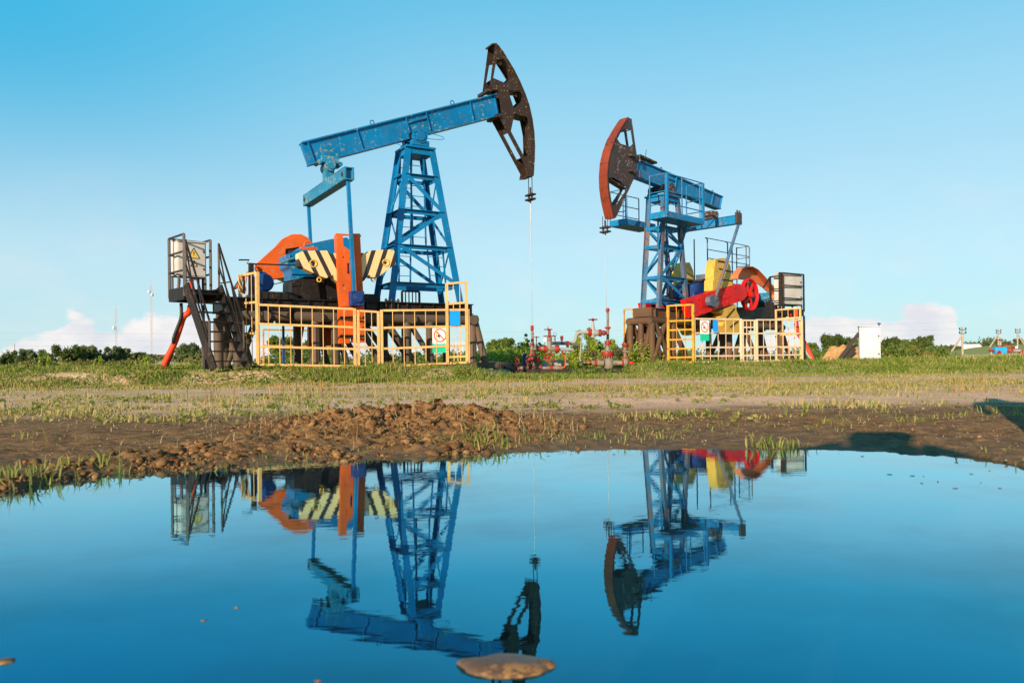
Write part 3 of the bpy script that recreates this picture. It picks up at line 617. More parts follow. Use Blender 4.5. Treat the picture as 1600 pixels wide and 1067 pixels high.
for k in range(20): a = k * math.pi / 10; m.bar((mc[0] + .26 * math.cos(a), -.35, mc[1] + .26 * math.sin(a)), (mc[0] + .26 * math.cos(a), .40, mc[1] + .26 * math.sin(a)), .014, .035, up=(math.cos(a), 0, math.sin(a)))
m.box((mc[0] - .12, -.15, mc[1] + .2), (mc[0] + .12, .15, mc[1] + .34)); MO = obj('electric_motor', m, motorblue, JL)
m = M(); m.box((mc[0] - .3, -.4, mc[1] - .32), (mc[0] + .3, .4, mc[1] - .25)); m.cyl((mc[0] - .08, -.505, mc[1]), (mc[0] - .08, -.51, mc[1]), .10, n=14); obj('motor_foot', m, navy, MO)
a, b_ = g1([(650, 262), (650, 470)], -.9); m = M(); m.bar((a[0], -.9, a[1]), (b_[0], -.9, b_[1]), .13, .13); q = g1([(568, 240), (638, 240), (622, 262), (655, 266), (970, 277)], -.9); m.tube([(x, -.9, z) for x, z in q], .022, 6); m.tube([(x, -.75, z) for x, z in g1([(800, 402), (905, 380), (930, 378)], -.75)], .015, 6); obj('brake_lever', m, black, JL)
# skid, base plates
sk = lambda px, py, w_=-1.0: FL.uz(px, py, w_)
uL, uR = sk(352, 466)[0], sk(737, 475)[0]; zs1 = sk(600, 471.5)[1]; zs0 = sk(600, 489)[1]
m = M()
for w_ in (-1.0, 1.0):
    m.box((uL, w_ - .13, zs1), (uR, w_ + .13, zs1 - .03)); m.box((uL, w_ - .13, zs0), (uR, w_ + .13, zs0 + .03)); m.box((uL, w_ - .02, zs0 + .03), (uR, w_ + .02, zs1 - .03))
    for k in range(18): a = uL + .1 + (uR - uL - .2) * k / 17; m.box((a - .012, w_ - .12, zs0 + .03), (a + .012, w_ + .12, zs1 - .03))
for a in np.linspace(uL + .1, uR - .1, 8): m.box((a - .08, -.87, zs0 + .02), (a + .08, .87, zs1 - .04))
SK = obj('skid_frame', m, black, JL)
m = M(); a = sk(404, 455)[0]; b_ = sk(466, 455)[0]; hh = sk(430, 455)[1]; m.box((a, -.85, zs1), (b_, .85, hh))
for k in range(6): x_ = a + (b_ - a) * (k + .5) / 6; m.box((x_ - .015, -.87, zs1 + .01), (x_ + .015, -.852, hh - .01))
obj('motor_base', m, black, SK)
m = M(); a = sk(598, 463)[0]; m.box((a - .55, -.75, zs1), (a + .02, .75, zs1 + .20)); m.box((a - .4, -.5, zs1 + .2), (a, .5, zs1 + .27)); obj('base_block', m, black, SK, .01)
m = M()
for px in (602, 611, 621, 698, 715): m = M(); a = sk(px, 470)[0]; m.cyl((a, -1.06, zs1 - .3), (a, -1.06, zs1 + .10), .03, n=8); m.cyl((a, -1.06, zs1 + .02), (a, -1.06, zs1 + .06), .05, n=6); obj('anchor_bolt', m, headbrown, SK)
m = M(); a0, a1 = sk(628, 455, .6)[0], sk(655, 452, .6)[0]; zt2 = sk(628, 455, .6)[1]
for k in range(6): x_ = a0 + (a1 - a0) * k / 5; m.bar((x_, .6, zs1), (x_, .6, zt2), .03 if 0 < k < 5 else .06)
m.bar((a0, .6, zt2), (a1, .6, zt2), .05); obj('guard_rail', m, railblack, SK)
# pipes and piles
zp = sk(600, 497, -1.0)[1]; m = M()
for w_ in (-1.0, 1.0):
    for a, b_ in ((uL + .1, sk(452, 495)[0]), (sk(458, 495)[0], sk(530, 495)[0]), (sk(536, 495)[0], sk(745, 498)[0])): m.cyl((a, w_, zp), (b_, w_, zp), .155, n=18)
for px in (412, 495, 560, 640, 735): a = sk(px, 495)[0]; m.cyl((a, -1.25, zp - .02), (a, 1.25, zp - .02), .15, n=14)
FD = obj('foundation', m, pile, JL)
def pl(a, b_, r=.13, mt_=pile, J=FD): m = M(); m.cyl(a, b_, r, n=14); m.cyl(Vector(b_) + Vector((0, 0, .10)), Vector(b_) + Vector((0, 0, .16)), r * 1.05, n=14); obj('pile', m, mt_, J)
for px in (341, 371, 493, 524, 636, 671, 738):
    a = sk(px, 500)[0]
    for w_ in (-1.0, 1.0): pl((a, w_, zp - .1), (a, w_, .0))
pl((sk(738, 500)[0] + .1, -1.0, zp - .1), (sk(753, 570)[0] + .1, -1.15, 0), .12)
for (x0, x1) in ((605, 656), (640, 684), (560, 600), (500, 486), (524, 545), (400, 372), (372, 395)):
    for w_ in (-.95, .95): pl((sk(x0, 505)[0], w_, zp - .12), (sk(x1, 556)[0], w_, .02), .09)
m = M(); m.box((sk(601, 500)[0], -.6, 0), (sk(605, 500)[0], -.5, zp)); m.box((sk(466, 500)[0], .8, 0), (sk(469, 500)[0], .9, zp)); obj('channel_post', m, navy, FD)
m = M(); m.cyl((uL + .3, -1.15, .07), (uR + .9, -1.15, .07), .12, n=14); m.cyl((uL + .3, 1.15, .07), (uR + .9, 1.15, .07), .12, n=14); obj('ground_pipe', m, pile, FD)
m = M(); m.box((uL + .2, -1.5, -.3), (uR + .5, 1.6, -.02)); obj('base_slab', m, concrete, FD)

# ---- right unit -----------------------------------------------------------------
FR = Frame(6.50, 32.9, 0.40, 225)
JR = thing('pump_jack', 'rust flecked blue beam pump with red cranks and yellow counterweights, at right', 'oil pump jack', FR.o, FR.a, 'beam pumping units')
fr = .34
c4 = [FR.uz(1130.5, 307, fr / 2), FR.uz(1127, 327, fr / 2), FR.uz(993, 246, fr / 2), FR.uz(990, 274, fr / 2)]
make_beam(FR, JR, c4, fr, blueR, 1, (.01, .12, .56, .97), (.10, .70), (.56, .66, .35))
pc = FR.uz(1047.5, 295, .43)
m = M(); m.cyl((pc[0], -.50, pc[1]), (pc[0], .50, pc[1]), .10, n=18); SB = obj('saddle_bearing', m, black, JR)
for s_ in (-1, 1):
    q = M(); q.cyl((pc[0], s_ * .32, pc[1]), (pc[0], s_ * .54, pc[1]), .20, n=22); q.cyl((pc[0], s_ * .54, pc[1]), (pc[0], s_ * .57, pc[1]), .14, n=20); q.box((pc[0] - .28, s_ * .30, pc[1] - .27), (pc[0] + .28, s_ * .52, pc[1] - .12)); obj('bearing_housing', q, headgrey, SB, .01)
q = M(); q.box((pc[0] - .22, -.2, pc[1] - .02), (pc[0] + .22, .2, pc[1] + .20)); obj('bearing_saddle', q, black, SB)
zt = pc[1] - .30; bwR, twR = .44, .42
ub2 = FR.uz(1031, 481, bwR)[0]; ub3 = FR.uz(1075, 472, bwR)[0]; zb = FR.uz(1031, 481, bwR)[1]
ut2 = FR.uz(1039, 306, twR)[0]; ut3 = FR.uz(1060, 306, twR)[0]
lv = [FR.uz(1033, y, .5)[1] for y in (351, 381, 430, 467)]
um = (ut2 + ut3) / 2
make_tower(FR, JR, (ub3, ub2), (ut3, ut2), bwR, twR, zb, zt, lv, blueR, 1, .19, ((um, um, 0, lv[3], lv[0], .4),))
r1 = lambda pts, w_=.2: FR.poly([(920 + x / 5.081, 170 + y / 5.081) for x, y in pts], w_)
arcR = [(318, 72), (300, 92), (252, 168), (210, 245), (178, 335), (157, 430), (150, 530), (153, 620), (163, 700), (178, 775), (200, 868)]
outer = r1([(345, 80), (385, 362), (388, 400), (378, 545), (362, 560), (222, 862)] + arcR[::-1])
hol = [r1([(232, 240), (262, 180), (285, 160), (340, 168), (357, 278), (335, 300), (290, 300), (255, 275)]), r1([(162, 545), (205, 548), (255, 578), (312, 632), (222, 768), (192, 765), (172, 660)])]
def spar(pts, th=.03): q = r1(pts); return (q[0], q[1], th)
spR = [spar([(265, 178), (338, 168)]), spar([(255, 277), (335, 302)]), spar([(165, 543), (312, 634)]), spar([(192, 767), (222, 770)]), spar([(220, 862), (202, 868)], .05), spar([(385, 365), (388, 540)])]
HR = head(JR, outer, hol, r1(arcR), .34, headgrey, arcrust, spR, 1)
for y0 in (368, 492):
    m = M(); a = r1([(330, y0), (1, 1)], .25)[0]; b_ = r1([(395, y0 + 12), (1, 1)], .25)[0]; m.bar((a[0], .27, a[1]), (b_[0], .27, b_[1]), .06, .09, up=(0, 0, 1)); m.bar((a[0], -.27, a[1]), (b_[0], -.27, b_[1]), .06, .09, up=(0, 0, 1)); m.cyl((a[0], -.3, a[1]), (a[0], .36, a[1]), .05, n=10); m.cyl((b_[0], .3, b_[1] + .06), (b_[0], .3, b_[1] - .22), .04, n=8); obj('head_hinge', m, headgrey, HR)
m = M(); a = r1([(385, 385), (520, 445)], 0); m.bar((a[0][0], 0, a[0][1] + .05), (a[1][0], 0, a[1][1] + .05), .30, .07); a = r1([(447, 400), (457, 325)], 0); m.tube([(a[0][0], 0, a[0][1]), (a[1][0], 0, a[1][1])], .012, 5); obj('latch_bar', m, headbrown, JR)
hanger(FR, JR, 1, None, 338, 354, 946.5, 350, 484, 0, .20)
eb = FR.uz(1110, 331, 0); ue = eb[0]
w1, z1 = FR.wz(1149, 333.5, ue + .15); w0, z0 = FR.wz(1067, 351, ue + .15); _, z1b = FR.wz(1148, 347.6, ue + .15); _, z0b = FR.wz(1067, 364, ue + .15)
ztop = (z0 + z1) / 2; zbot = (z0b + z1b) / 2
m = M(); m.box((ue - .2, -.2, ztop - .02), (ue + .2, .2, eb[1] - .05)); m.cyl((ue, -.32, (ztop + eb[1]) / 2), (ue, .32, (ztop + eb[1]) / 2), .15, n=16); m.box((ue - .24, -.2, eb[1] - .08), (ue + .24, .2, eb[1] + .0)); obj('equalizer_bearing', m, headgrey, JR, .01)
m = M(); m.box((ue - .15, w0, ztop), (ue + .15, w1, ztop - .03)); m.box((ue - .15, w0, zbot), (ue + .15, w1, zbot + .03)); m.box((ue - .12, w0 - .0, zbot + .03), (ue + .12, w1 - .002, ztop - .03)); EQ = obj('equalizer', m, blueR, JR, .006)
for w_ in (w0 - .05, w1 + .06): m = M(); m.box((ue - .2, w_ - .055, zbot - .02), (ue + .2, w_ + .055, ztop + .10)); m.cyl((ue - .1, w_, ztop + .1), (ue - .1, w_, ztop + .2), .04, n=8); m.cyl((ue + .1, w_, ztop + .1), (ue + .1, w_, ztop + .2), .04, n=8); obj('end_plate', m, headgrey, EQ)
wn, wf = w1 + .06, w0 - .05
up = FR.uz(1117.5, 466, wn)
for w_ in (wn, wf): m = M(); m.cyl((ue, w_, zbot - .02), (up[0], w_, up[1]), .065, n=12); obj('pitman_arm', m, blueG, JR)
r3 = lambda pts, w_: FR.poly([(1080 + x / 7.62, 380 + y / 7.62) for x, y in pts], w_)
wc = wn - .20
crk = FR.poly([(1071, 468), (1100, 459), (1130, 449.5), (1155, 443.5), (1164, 447), (1168, 462), (1160, 470), (1130, 480), (1100, 490.5), (1086, 495.5), (1078, 496), (1074, 484)], wc)
gw = r3([(262, 200), (330, 182), (402, 182), (440, 280), (456, 400), (468, 505), (400, 540), (228, 570), (232, 445), (248, 430), (240, 410), (245, 320)], wc - .14)
gl = FR.poly([(970 + x / 4.103, 340 + y / 4.103) for x, y in [(612, 602), (650, 585), (722, 556), (728, 600), (748, 640), (745, 665), (757, 738), (690, 745), (668, 742), (640, 690), (650, 672), (620, 640), (640, 620)]], wc - .14)
gcx, gcz = FR.uz(1128, 463, wc)
for side in (1, -1):
    f = lambda w_: w_ * side
    m = M(); m.prism(crk, f(wc), f(wc - .24)); bolts(m, FR.poly([(1078, 470), (1090, 467), (1105, 461.5), (1132, 453), (1147, 449), (1152, 466), (1136, 473), (1110, 483), (1094, 489), (1081, 491), (1127, 465), (1131, 464)], wc), f(wc + .0), .045, .045, side); CR = obj('crank', m, red, JR)
    q = M(); inner = FR.poly([(1092, 465), (1120, 457), (1140, 451), (1142, 463), (1120, 472), (1096, 481)], wc); q.prism(inner, f(wc), f(wc + .02)); obj('cover_plate', q, red, CR)
    for ol in (gw, gl): q = M(); q.prism(ol, f(wc - .03), f(wc - .44)); W_ = obj('counterweight', q, yellow, CR, .035)
    q = M(); q.bar((*r3([(322, 212), (1, 1)], wc)[0][:1], f(wc - .015), r3([(322, 212), (1, 1)], wc)[0][1]), (r3([(425, 228), (1, 1)], wc)[0][0], f(wc - .015), r3([(425, 228), (1, 1)], wc)[0][1]), .03, .05); obj('clamp_bolt', q, black, CR)
    for (pa, pb) in (((305, 305), (450, 345)), ((325, 435), (458, 450)), ((395, 890), (490, 780)), ((440, 1000), (530, 930))):
        q = M(); a, b_ = r3([pa, pb], wc - .12); q.bar((a[0], f(wc - .015), a[1]), (b_[0], f(wc - .015), b_[1]), .03, .045); obj('clamp_bolt', q, black, CR)
    q = M(); q.prism(r3([(215, 640), (265, 615), (310, 640), (320, 720), (290, 770), (225, 740), (208, 700)], wc + .2), f(wc + .03), f(wc + .26)); q.cyl((up[0], f(wc), up[1]), (up[0], f(wc + .3), up[1]), .10, n=14); obj('wrist_pin_bearing', q, blueG, CR, .03)
# flywheel
fc = FR.uz(1170.8, 460.5, wc - .25); rad = .72
m = M(); m.torus((fc[0], wc - .2, fc[1]), (0, 1, 0), rad - .03, .05, 36, 8); m.torus((fc[0], wc - .3, fc[1]), (0, 1, 0), rad - .03, .05, 36, 8); m.cyl((fc[0], wc - .1, fc[1]), (fc[0], wc - .45, fc[1]), .13, n=18)
m.torus((fc[0], wc - .25, fc[1]), (0, 1, 0), rad - .07, .06, 36, 8)
for k in range(6): a = k * math.pi / 3 + .1; m.bar((fc[0], wc - .25, fc[1]), (fc[0] + (rad - .05) * math.cos(a), wc - .25, fc[1] + (rad - .05) * math.sin(a)), .12, .06, up=(0, 1, 0))
obj('flywheel', m, red, JR)
# gearbox
m = M(); gbp = r3([(40, 640), (45, 500), (90, 470), (250, 450), (420, 440), (560, 520), (560, 700), (300, 700)], .55); m.prism(gbp, -.55, .55); GB = obj('gearbox', m, navy, JR, .04)
m = M(); m.prism(r3([(120, 455), (125, 430), (400, 405), (400, 440)], .5), -.5, .5); obj('gearbox_lid', m, headbrown, GB); m = M(); a, b_ = r3([(175, 440), (240, 375)], .3); m.box((a[0], -.2, a[1]), (b_[0], .3, b_[1])); obj('breather', m, blueG, GB)
m = M(); m.prism(FR.poly([(1145, 480), (1215, 480), (1228, 492), (1228, 500), (1140, 500), (1135, 490)], .6), -.7, .6); obj('gearbox_pedestal', m, black, JR, .01)
# belt guard
og = [(478, 440), (490, 380), (540, 310), (600, 287), (660, 287), (725, 322), (800, 400), (900, 510), (1035, 645), (1005, 640), (900, 575), (840, 520), (760, 470), (640, 440), (560, 430)]
m = M(); o1 = r3(og, .15); m.prism(o1, .12, .15)
for a, b_ in zip(o1[:8], o1[1:9]): m.bar((a[0], .30, a[1]), (b_[0], .30, b_[1]), .34, .02, up=(-(b_[1] - a[1]), 0, b_[0] - a[0]))
BG = obj('belt_guard', m, salmon, JR)
m = M(); a = r3([(690, 615), (1, 1)], .25)[0]; m.cyl((a[0] + .02, .18, a[1] + .1), (a[0] + .02, .44, a[1] + .1), .50, n=28); obj('large_pulley', m, headbrown, BG)
mc = r3([(955, 645), (1, 1)], .55)[0]
m = M(); m.cyl((mc[0], .50, mc[1]), (mc[0], -.35, mc[1]), .22, n=22); m.cyl((mc[0], .50, mc[1]), (mc[0], .6, mc[1]), .2, .1, n=18)
for k in range(16): a = k * math.pi / 8; m.bar((mc[0] + .23 * math.cos(a), -.3, mc[1] + .23 * math.sin(a)), (mc[0] + .23 * math.cos(a), .45, mc[1] + .23 * math.sin(a)), .014, .03, up=(math.cos(a), 0, math.sin(a)))
MO = obj('electric_motor', m, teal, JR)
m = M(); m.cyl((mc[0], .6, mc[1]), (mc[0], .82, mc[1]), .12, n=18); m.torus((mc[0], .82, mc[1]), (0, 1, 0), .13, .03, 18, 6); obj('small_pulley', m, salmon, MO)
m = M(); m.box((mc[0] - .35, -.4, mc[1] - .5), (mc[0] + .35, .6, mc[1] - .24)); a = r3([(860, 790), (1020, 640)], .5)
for k in range(4): m.bar((mc[0] - .3 + k * .2, .55, mc[1] - .5), (mc[0] - .1 + k * .2, .55, mc[1] - .15), .03)
obj('motor_base', m, black, MO)
# skid
rk = lambda px, py, w_=1.0: FR.uz(px, py, w_)
uH = rk(1019, 486, .44)[0]; uT = rk(1228, 490, .66)[0]; zs1 = zb - .02; zs0 = zs1 - .38
m = M()
for w_ in (-.42, .42):
    m.box((uH, w_ - .11, zs1), (uT, w_ + .11, zs1 - .03)); m.box((uH, w_ - .11, zs0), (uT, w_ + .11, zs0 + .03)); m.box((uH, w_ - .02, zs0 + .03), (uT, w_ + .02, zs1 - .03))
    for k in range(14): a = uT + .1 + (uH - uT - .2) * k / 13; m.box((a - .012, w_ - .12, zs0 + .03), (a + .012, w_ + .12, zs1 - .03))
for a in np.linspace(uT + .1, uH - .1, 8): m.box((a - .08, -.29, zs0 + .02), (a + .08, .29, zs1 - .04))
SK = obj('skid_frame', m, pileR, JR)
m = M(); m.box((uH + .02, -.45, zs0 + .05), (uH + .05, .45, zs1 + .02)); m.cyl((uH + .05, -.28, zs0 + .2), (uH + .06, -.28, zs0 + .2), .08, n=14); obj('end_plate', m, pileR, SK)
m = M(); m.cyl((uH + .15, -.60, zs0 - .13), (uH + .15, .60, zs0 - .13), .15, n=16); m.cyl((ub2 - .35, -.60, zs0 - .13), (ub2 - .35, .60, zs0 - .13), .14, n=16)
for w_ in (-.5, .5): m.cyl((uT, w_, zs0 - .135), (uH + .3, w_, zs0 - .135), .14, n=16)
FD = obj('foundation', m, pileR, JR)
zpp = zs0 - .2
for u_ in (uH + .15, ub2 - .35, ub2 - .75, (ub3 + uT) / 2 + 1, (ub3 + uT) / 2 - .2, uT + .3):
    for w_ in (-.52, .52): pl((u_, w_, zpp), (u_, w_, .02), .13, pileR, FD)
pl((uH + .15, 0, zpp), (uH + .15, 0, 0.02), .12, pileR, FD)
for (a, b_) in (((uH + .15, -.5), (uH + .15, -1.05)), ((uH + .15, .5), (uH + .15, .0))):
    pl((a[0], a[1], zpp), (b_[0], b_[1], .02), .11, pileR, FD)
for (a, b_) in ((uH, uH - 1.1), (ub2 - .2, ub2 + .9), (ub2 - .7, ub2 - 1.8), ((ub3 + uT) / 2 - .2, (ub3 + uT) / 2 + 1.0), ((ub3 + uT) / 2 - .3, (ub3 + uT) / 2 - 1.4), (uT + .3, uT - .6)):
    pl((a, .54, zpp), (b_, .62, .02), .11, pileR, FD); pl((a, -.54, zpp), (b_, -.62, .02), .11, pileR, FD)
m = M(); m.box((uT - .4, -1.5, -.3), (uH + .8, 1.7, -.10)); m.box((ub2 - 1.2, 1.15, -.10), (uH + .6, 1.45, .02)); m.box((uH + .2, -1.5, -.10), (uH + .6, 1.15, .03)); obj('base_slab', m, pileR, FD)
# work platforms with rails round the bearings
zd = FR.uz(1042, 334, 1.35)[1]
def deck(u0, u1, w0_, w1_, z, rails, nm='platform'):
    m = M(); m.box((u0, w0_, z - .12), (u1, w1_, z + .12)); D_ = obj(nm, m, blueR, JR, .008)
    for pts, hts, rad_ in rails:
        q = M()
        for (a, b_) in pts: q.tube([(a, b_, z), (a, b_, z + hts[-1])], rad_, 7)
        for h in hts: q.tube([(a, b_, z + h) for a, b_ in pts], rad_ * .8, 6)
        obj('railing', q, blueR, D_)
    return D_
u0, u1 = FR.uz(1100, 340, 1.35)[0], FR.uz(1042, 334, 1.35)[0]
hr = FR.uz(1041, 270, 1.35)[1] - zd
D1 = deck(u0, u1, .5, 1.35, zd, [([(u1 - .03, .55), (u1 - .03, 1.32), (u1 - 1.1, 1.32), (u0 + .25, 1.32), (u0 + .03, 1.32), (u0 + .03, .55)], (.42, .9, hr), .028)])
m = M(); m.bar((u1 - .04, 1.33, zd), (u1 - .04, 1.33, zd + hr), .10, .10); m.bar((u0 + .04, 1.33, zd), (u0 + .04, 1.33, zd + hr), .10, .10); m.bar((u1 - .5, .6, zd - .1), (u1 - .9, .3, zd - 1.1), .07); m.bar((u0 + .4, .8, zd - .1), (ut3 - .05, .45, zd - 1.0), .07); obj('platform_post', m, blueR, D1)
a = FR.uz(966, 348, -.9); b_ = FR.uz(1012, 352, -.9); print('deckfar', a, b_)
u1b = a[0]
D2 = deck(min(b_[0], u1b - 1.2), u1b, -1.35, -.5, a[1], [([(u1b - .03, -.55), (u1b - .03, -1.32), (u1b - .9, -1.32), (u1b - 1.15, -1.32), (b_[0] + .03, -1.32)], (.42, .85, 1.3), .024)])
# tall rail cage behind the gearbox
q = M(); wq = -.9
pts = [FR.uz(x, 400, wq)[0] for x in (1105.5, 1137, 1144, 1166, 1171)]; zq0 = zs1; zq1 = FR.uz(1140, 378, wq)[1]
for u_ in pts: q.tube([(u_, wq, zq0), (u_, wq, zq1 - .08), (u_, wq - .1, zq1)], .03, 7)
for h in (0, .55, .95, 1.4, 2.0): q.tube([(pts[0], wq - (.1 if h == 0 else 0), zq1 - h), (pts[-1], wq - (.1 if h == 0 else 0), zq1 - h)], .02, 6); q.tube([(pts[-1], wq, zq1 - h - .04), (pts[-1], wq - .7, zq1 - h - .04)], .02, 6)
q.tube([(pts[-1], wq - .7, zq0), (pts[-1], wq - .7, zq1)], .03, 7); q.tube([(pts[0], wq - .7, zq0), (pts[0], wq - .7, zq1)], .03, 7)
obj('guard_rail', q, blueG, JR)
# ------------------------------------------------------------------ fences
def panel(J, name, x0, D0, x1, D1, yt, yb, fr, nb, mat, post=.075, bar=.030, rail=.06, dy=0, label=None):
    """one welded fence panel between two stand points; its upright corners are seen at x0 and x1"""
    a0, a1, b0, b1 = P(x0, yt[0], D0), P(x1, yt[1], D1), P(x0, yb[0], D0), P(x1, yb[1], D1)
    a0.x, a0.y = b0.x, b0.y; a1.x, a1.y = b1.x, b1.y
    m = M(); n = (b1 - b0).cross(Vector((0, 0, 1))).normalized(); o = J.location
    s = [v - o + n * dy for v in (a0, a1, b0, b1)]
    for t, bb in ((0, post), (1, post)):
        m.bar(s[2].lerp(s[3], t) - Vector((0, 0, .02)), s[0].lerp(s[1], t) + Vector((0, 0, .02)), bb, bb, up=n)
    for f in fr: m.bar(s[0].lerp(s[2], f) + (s[1] - s[0]).normalized() * post / 2, s[1].lerp(s[3], f) - (s[1] - s[0]).normalized() * post / 2, .04, rail)
    for k in range(nb): t = (k + 1) / (nb + 1); m.bar(s[2].lerp(s[3], t), s[0].lerp(s[1], t), bar * .66, bar * .66, up=n)
    return obj(name, m, mat, J, .003, label)
def fence_root(label, p): return thing('safety_fence', label, 'fence', p, 0, 'guard fences around the pumping units')
o_ = P(402, 570, 21.6); JF = fence_root('cream welded steel guard fence with a gate, in front of the larger pump jack with orange cranks', (o_.x, o_.y, gz(o_.x, o_.y)))
JF['label'] = 'cream welded steel guard fence with gate, in front of the pump jack with orange cranks'
panel(JF, 'fence_panel', 402.5, 21.6, 555, 22.5, (476, 483), (569.5, 572), (0, .32, .70, 1), 8, cream)
panel(JF, 'gate', 560.5, 22.53, 592, 22.7, (485.5, 487.5), (572.8, 573.6), (0, .33, .65, 1), 2, cream, post=.07)
panel(JF, 'fence_panel', 597, 22.73, 732, 23.6, (485.2, 484), (572.8, 566), (0, .31, .68, 1), 7, cream)
panel(JF, 'tall_panel', 698.5, 23.42, 729, 23.62, (444, 440.8), (565.5, 564), (0, .26, .94), 2, cream, dy=.06)
panel(JF, 'tall_panel', 403.5, 21.62, 377, 22.5, (426, 430.5), (569.5, 568), (0, .32, .66, 1), 2, cream, post=.09)
panel(JF, 'rear_panel', 412, 28.2, 560, 30.0, (515, 518), (567, 568), (0, .48), 5, yellowf, post=.05)
m = M(); a, b_ = P(545, 575, 22.4), P(620, 574, 22.75); m.bar(a - JF.location, b_ - JF.location, .10, .05); obj('threshold', m, yellowf, JF)
o_ = P(1084, 566, 29.6); JG = fence_root('pale and yellow steel guard fence with gate, before the pump jack with red cranks', (o_.x, o_.y, gz(o_.x, o_.y)))
panel(JG, 'tall_panel', 1084, 29.6, 1045, 30.3, (476, 478), (566, 566.5), (0, .27, .43, .60, .76, .91, 1), 2, yellowf, post=.09, label='yellow tall side panel')
panel(JG, 'fence_panel', 1085, 29.62, 1158.5, 30.9, (498, 499), (565.8, 565.2), (0, .33, .66, .86, 1), 5, palefence)
panel(JG, 'gate', 1161, 30.95, 1180, 31.3, (500.5, 500.7), (564.8, 564.4), (0, .17, .33, .66, .86, 1), 2, palefence, post=.06)
panel(JG, 'fence_panel', 1183, 31.35, 1253.5, 32.9, (499.8, 499.8), (564, 563.2), (0, .33, .66, .86, 1), 6, palefence)
panel(JG, 'tall_panel', 1214, 33.6, 1252, 32.95, (484.5, 481.5), (562.5, 563), (0, .18, .5, .75, 1), 3, cream, dy=.04)
panel(JG, 'side_panel', 976, 34.2, 1003, 33.4, (484, 482), (566, 566), (0, .38, .55), 1, yellowf, post=.06)
# signs
def sign(name, label, cat, group, x0, x1, y0, y1, D, ang, parts):
    c = P((x0 + x1) / 2, (y0 + y1) / 2, D); w_ = (x1 - x0) * D / FPX / math.cos(R(ang)); h = (y1 - y0) * D / FPX
    m = M(); m.box((-w_ / 2, -.006, -h / 2), (w_ / 2, .006, h / 2)); o = obj(name, m, parts, None); o.location = c; o.rotation_euler = (0, 0, R(ang)); tag(o, label, cat, group)
    return o, w_, h
def nofire(label, x0, x1, y0, y1, y2, D, ang):
    o, w_, h = sign('prohibition_sign', label, 'sign', 'signs hung on the guard fences', x0, x1, y0, y1, D, ang, signwhite)
    r = w_ * .42; m = M(); k = 30; v = []; f = []
    for i in range(k):
        a = 2 * math.pi * i / k; v += [(r * math.cos(a), -.010, r * math.sin(a) * h / w_ * .98), (r * .82 * math.cos(a), -.010, r * .82 * math.sin(a) * h / w_ * .98)]
    f = [(2 * i, 2 * i + 1, (2 * i + 3) % (2 * k), (2 * i + 2) % (2 * k)) for i in range(k)]; m.add(v, f)
    m.bar((-r * .62, -.012, r * .66), (r * .62, -.012, -r * .66), .004, r * .17, up=(1, 0, 1)); obj('red_ring', m, signring, o)
    m = M(); m.prism([(-.36 * r, .02 * r), (-.24 * r, .14 * r), (-.22 * r, .42 * r), (-.10 * r, .20 * r), (.02 * r, .02 * r), (.02 * r, -.16 * r), (-.10 * r, -.30 * r), (-.30 * r, -.26 * r), (-.40 * r, -.10 * r)], -.009, -.007); m.bar((-.22 * r, -.008, -.48 * r), (.0 * r, -.008, -.42 * r), .003, r * .10, up=(0, 0, 1)); obj('flame_symbol', m, signblack, o)
    g = M(); hh = (y2 - y1) * D / FPX; g.box((-w_ / 2, -.006, -h / 2 - .01 - hh), (w_ / 2, .006, -h / 2 - .008)); obj('lower_plate', g, signgreen, o, label='plain green lower plate')
nofire('white no open flame sign with green lower plate, on the cream fence at left', 676, 699, 511, 537, 550.5, 23.32, 19)
nofire('white no open flame sign with green lower plate, on the pale fence at right', 1093, 1108.8, 500.3, 521.8, 532, 29.70, 27)
sign('notice_plate', 'blank bright blue notice plate hung at the top of the cream fence', 'sign', 'signs hung on the guard fences', 703, 718.5, 486, 509, 23.42, 19, signblue)
b2, w_, h_ = sign('notice_plate', 'small blue notice plate beside the no flame sign on the pale fence', 'sign', 'signs hung on the guard fences', 1113.5, 1122.5, 500.3, 518.6, 30.02, 27, signblue)
# ------------------------------------------------------------------ access platform with stairs, left
A = P(288.3, 452, 21.3); A2 = P(342, 455, 22.0); B = P(265, 459, 22.1); C = P(340, 461, 22.9); zt = A.z + .02
o_ = Vector((A.x, A.y, gz(A.x, A.y))); JP = thing('access_platform', 'black steel platform and stairs at the left end of the larger pump jack', 'platform', o_)
lc = lambda p: Vector(p) - o_
for p in (A, A2, B, C): p.z = zt
C2 = A2 + (B - A)
m = M(); q = [lc(A), lc(A2), lc(C2), lc(B)]; m.hexa([v - Vector((0, 0, .06)) for v in q] + q)
dn = Vector((0, 0, .32)); 
for a, b_ in ((A, B), (B, C2), (C2, A2)): m.bar(lc(a) - dn / 2 + Vector((0, 0, .04)), lc(b_) - dn / 2 + Vector((0, 0, .04)), .05, .34)
obj('deck', m, black, JP)
def rail(J, pts, z0, hs, mat, name='handrail', r=.045, posts=True, fl=lc):
    m = M()
    for p in pts: m.bar(fl(p) + Vector((0, 0, z0)), fl(p) + Vector((0, 0, hs[-1])), r * 1.3, r * 1.3)
    for h in hs:
        for a, b_ in zip(pts[:-1], pts[1:]): m.bar(fl(a) + Vector((0, 0, h)), fl(b_) + Vector((0, 0, h)), r, r)
    return obj(name, m, mat, J)
rail(JP, [A, B, C2, C2.lerp(A2, .5)], -.2, (.50, 1.0, 1.46), railblack)
sA, sB, tA, tB = P(290.5, 452, 21.25), P(334, 580, 20.6), P(342.5, 455, 22.0), P(388, 578, 21.3)
for a, b_ in ((sA, sB), (tA, tB)):
    m = M(); b_.z = o_.z + .05; a.z = zt + .1
    m.bar(lc(a), lc(b_), .05, .26); obj('stringer', m, railblack, JP)
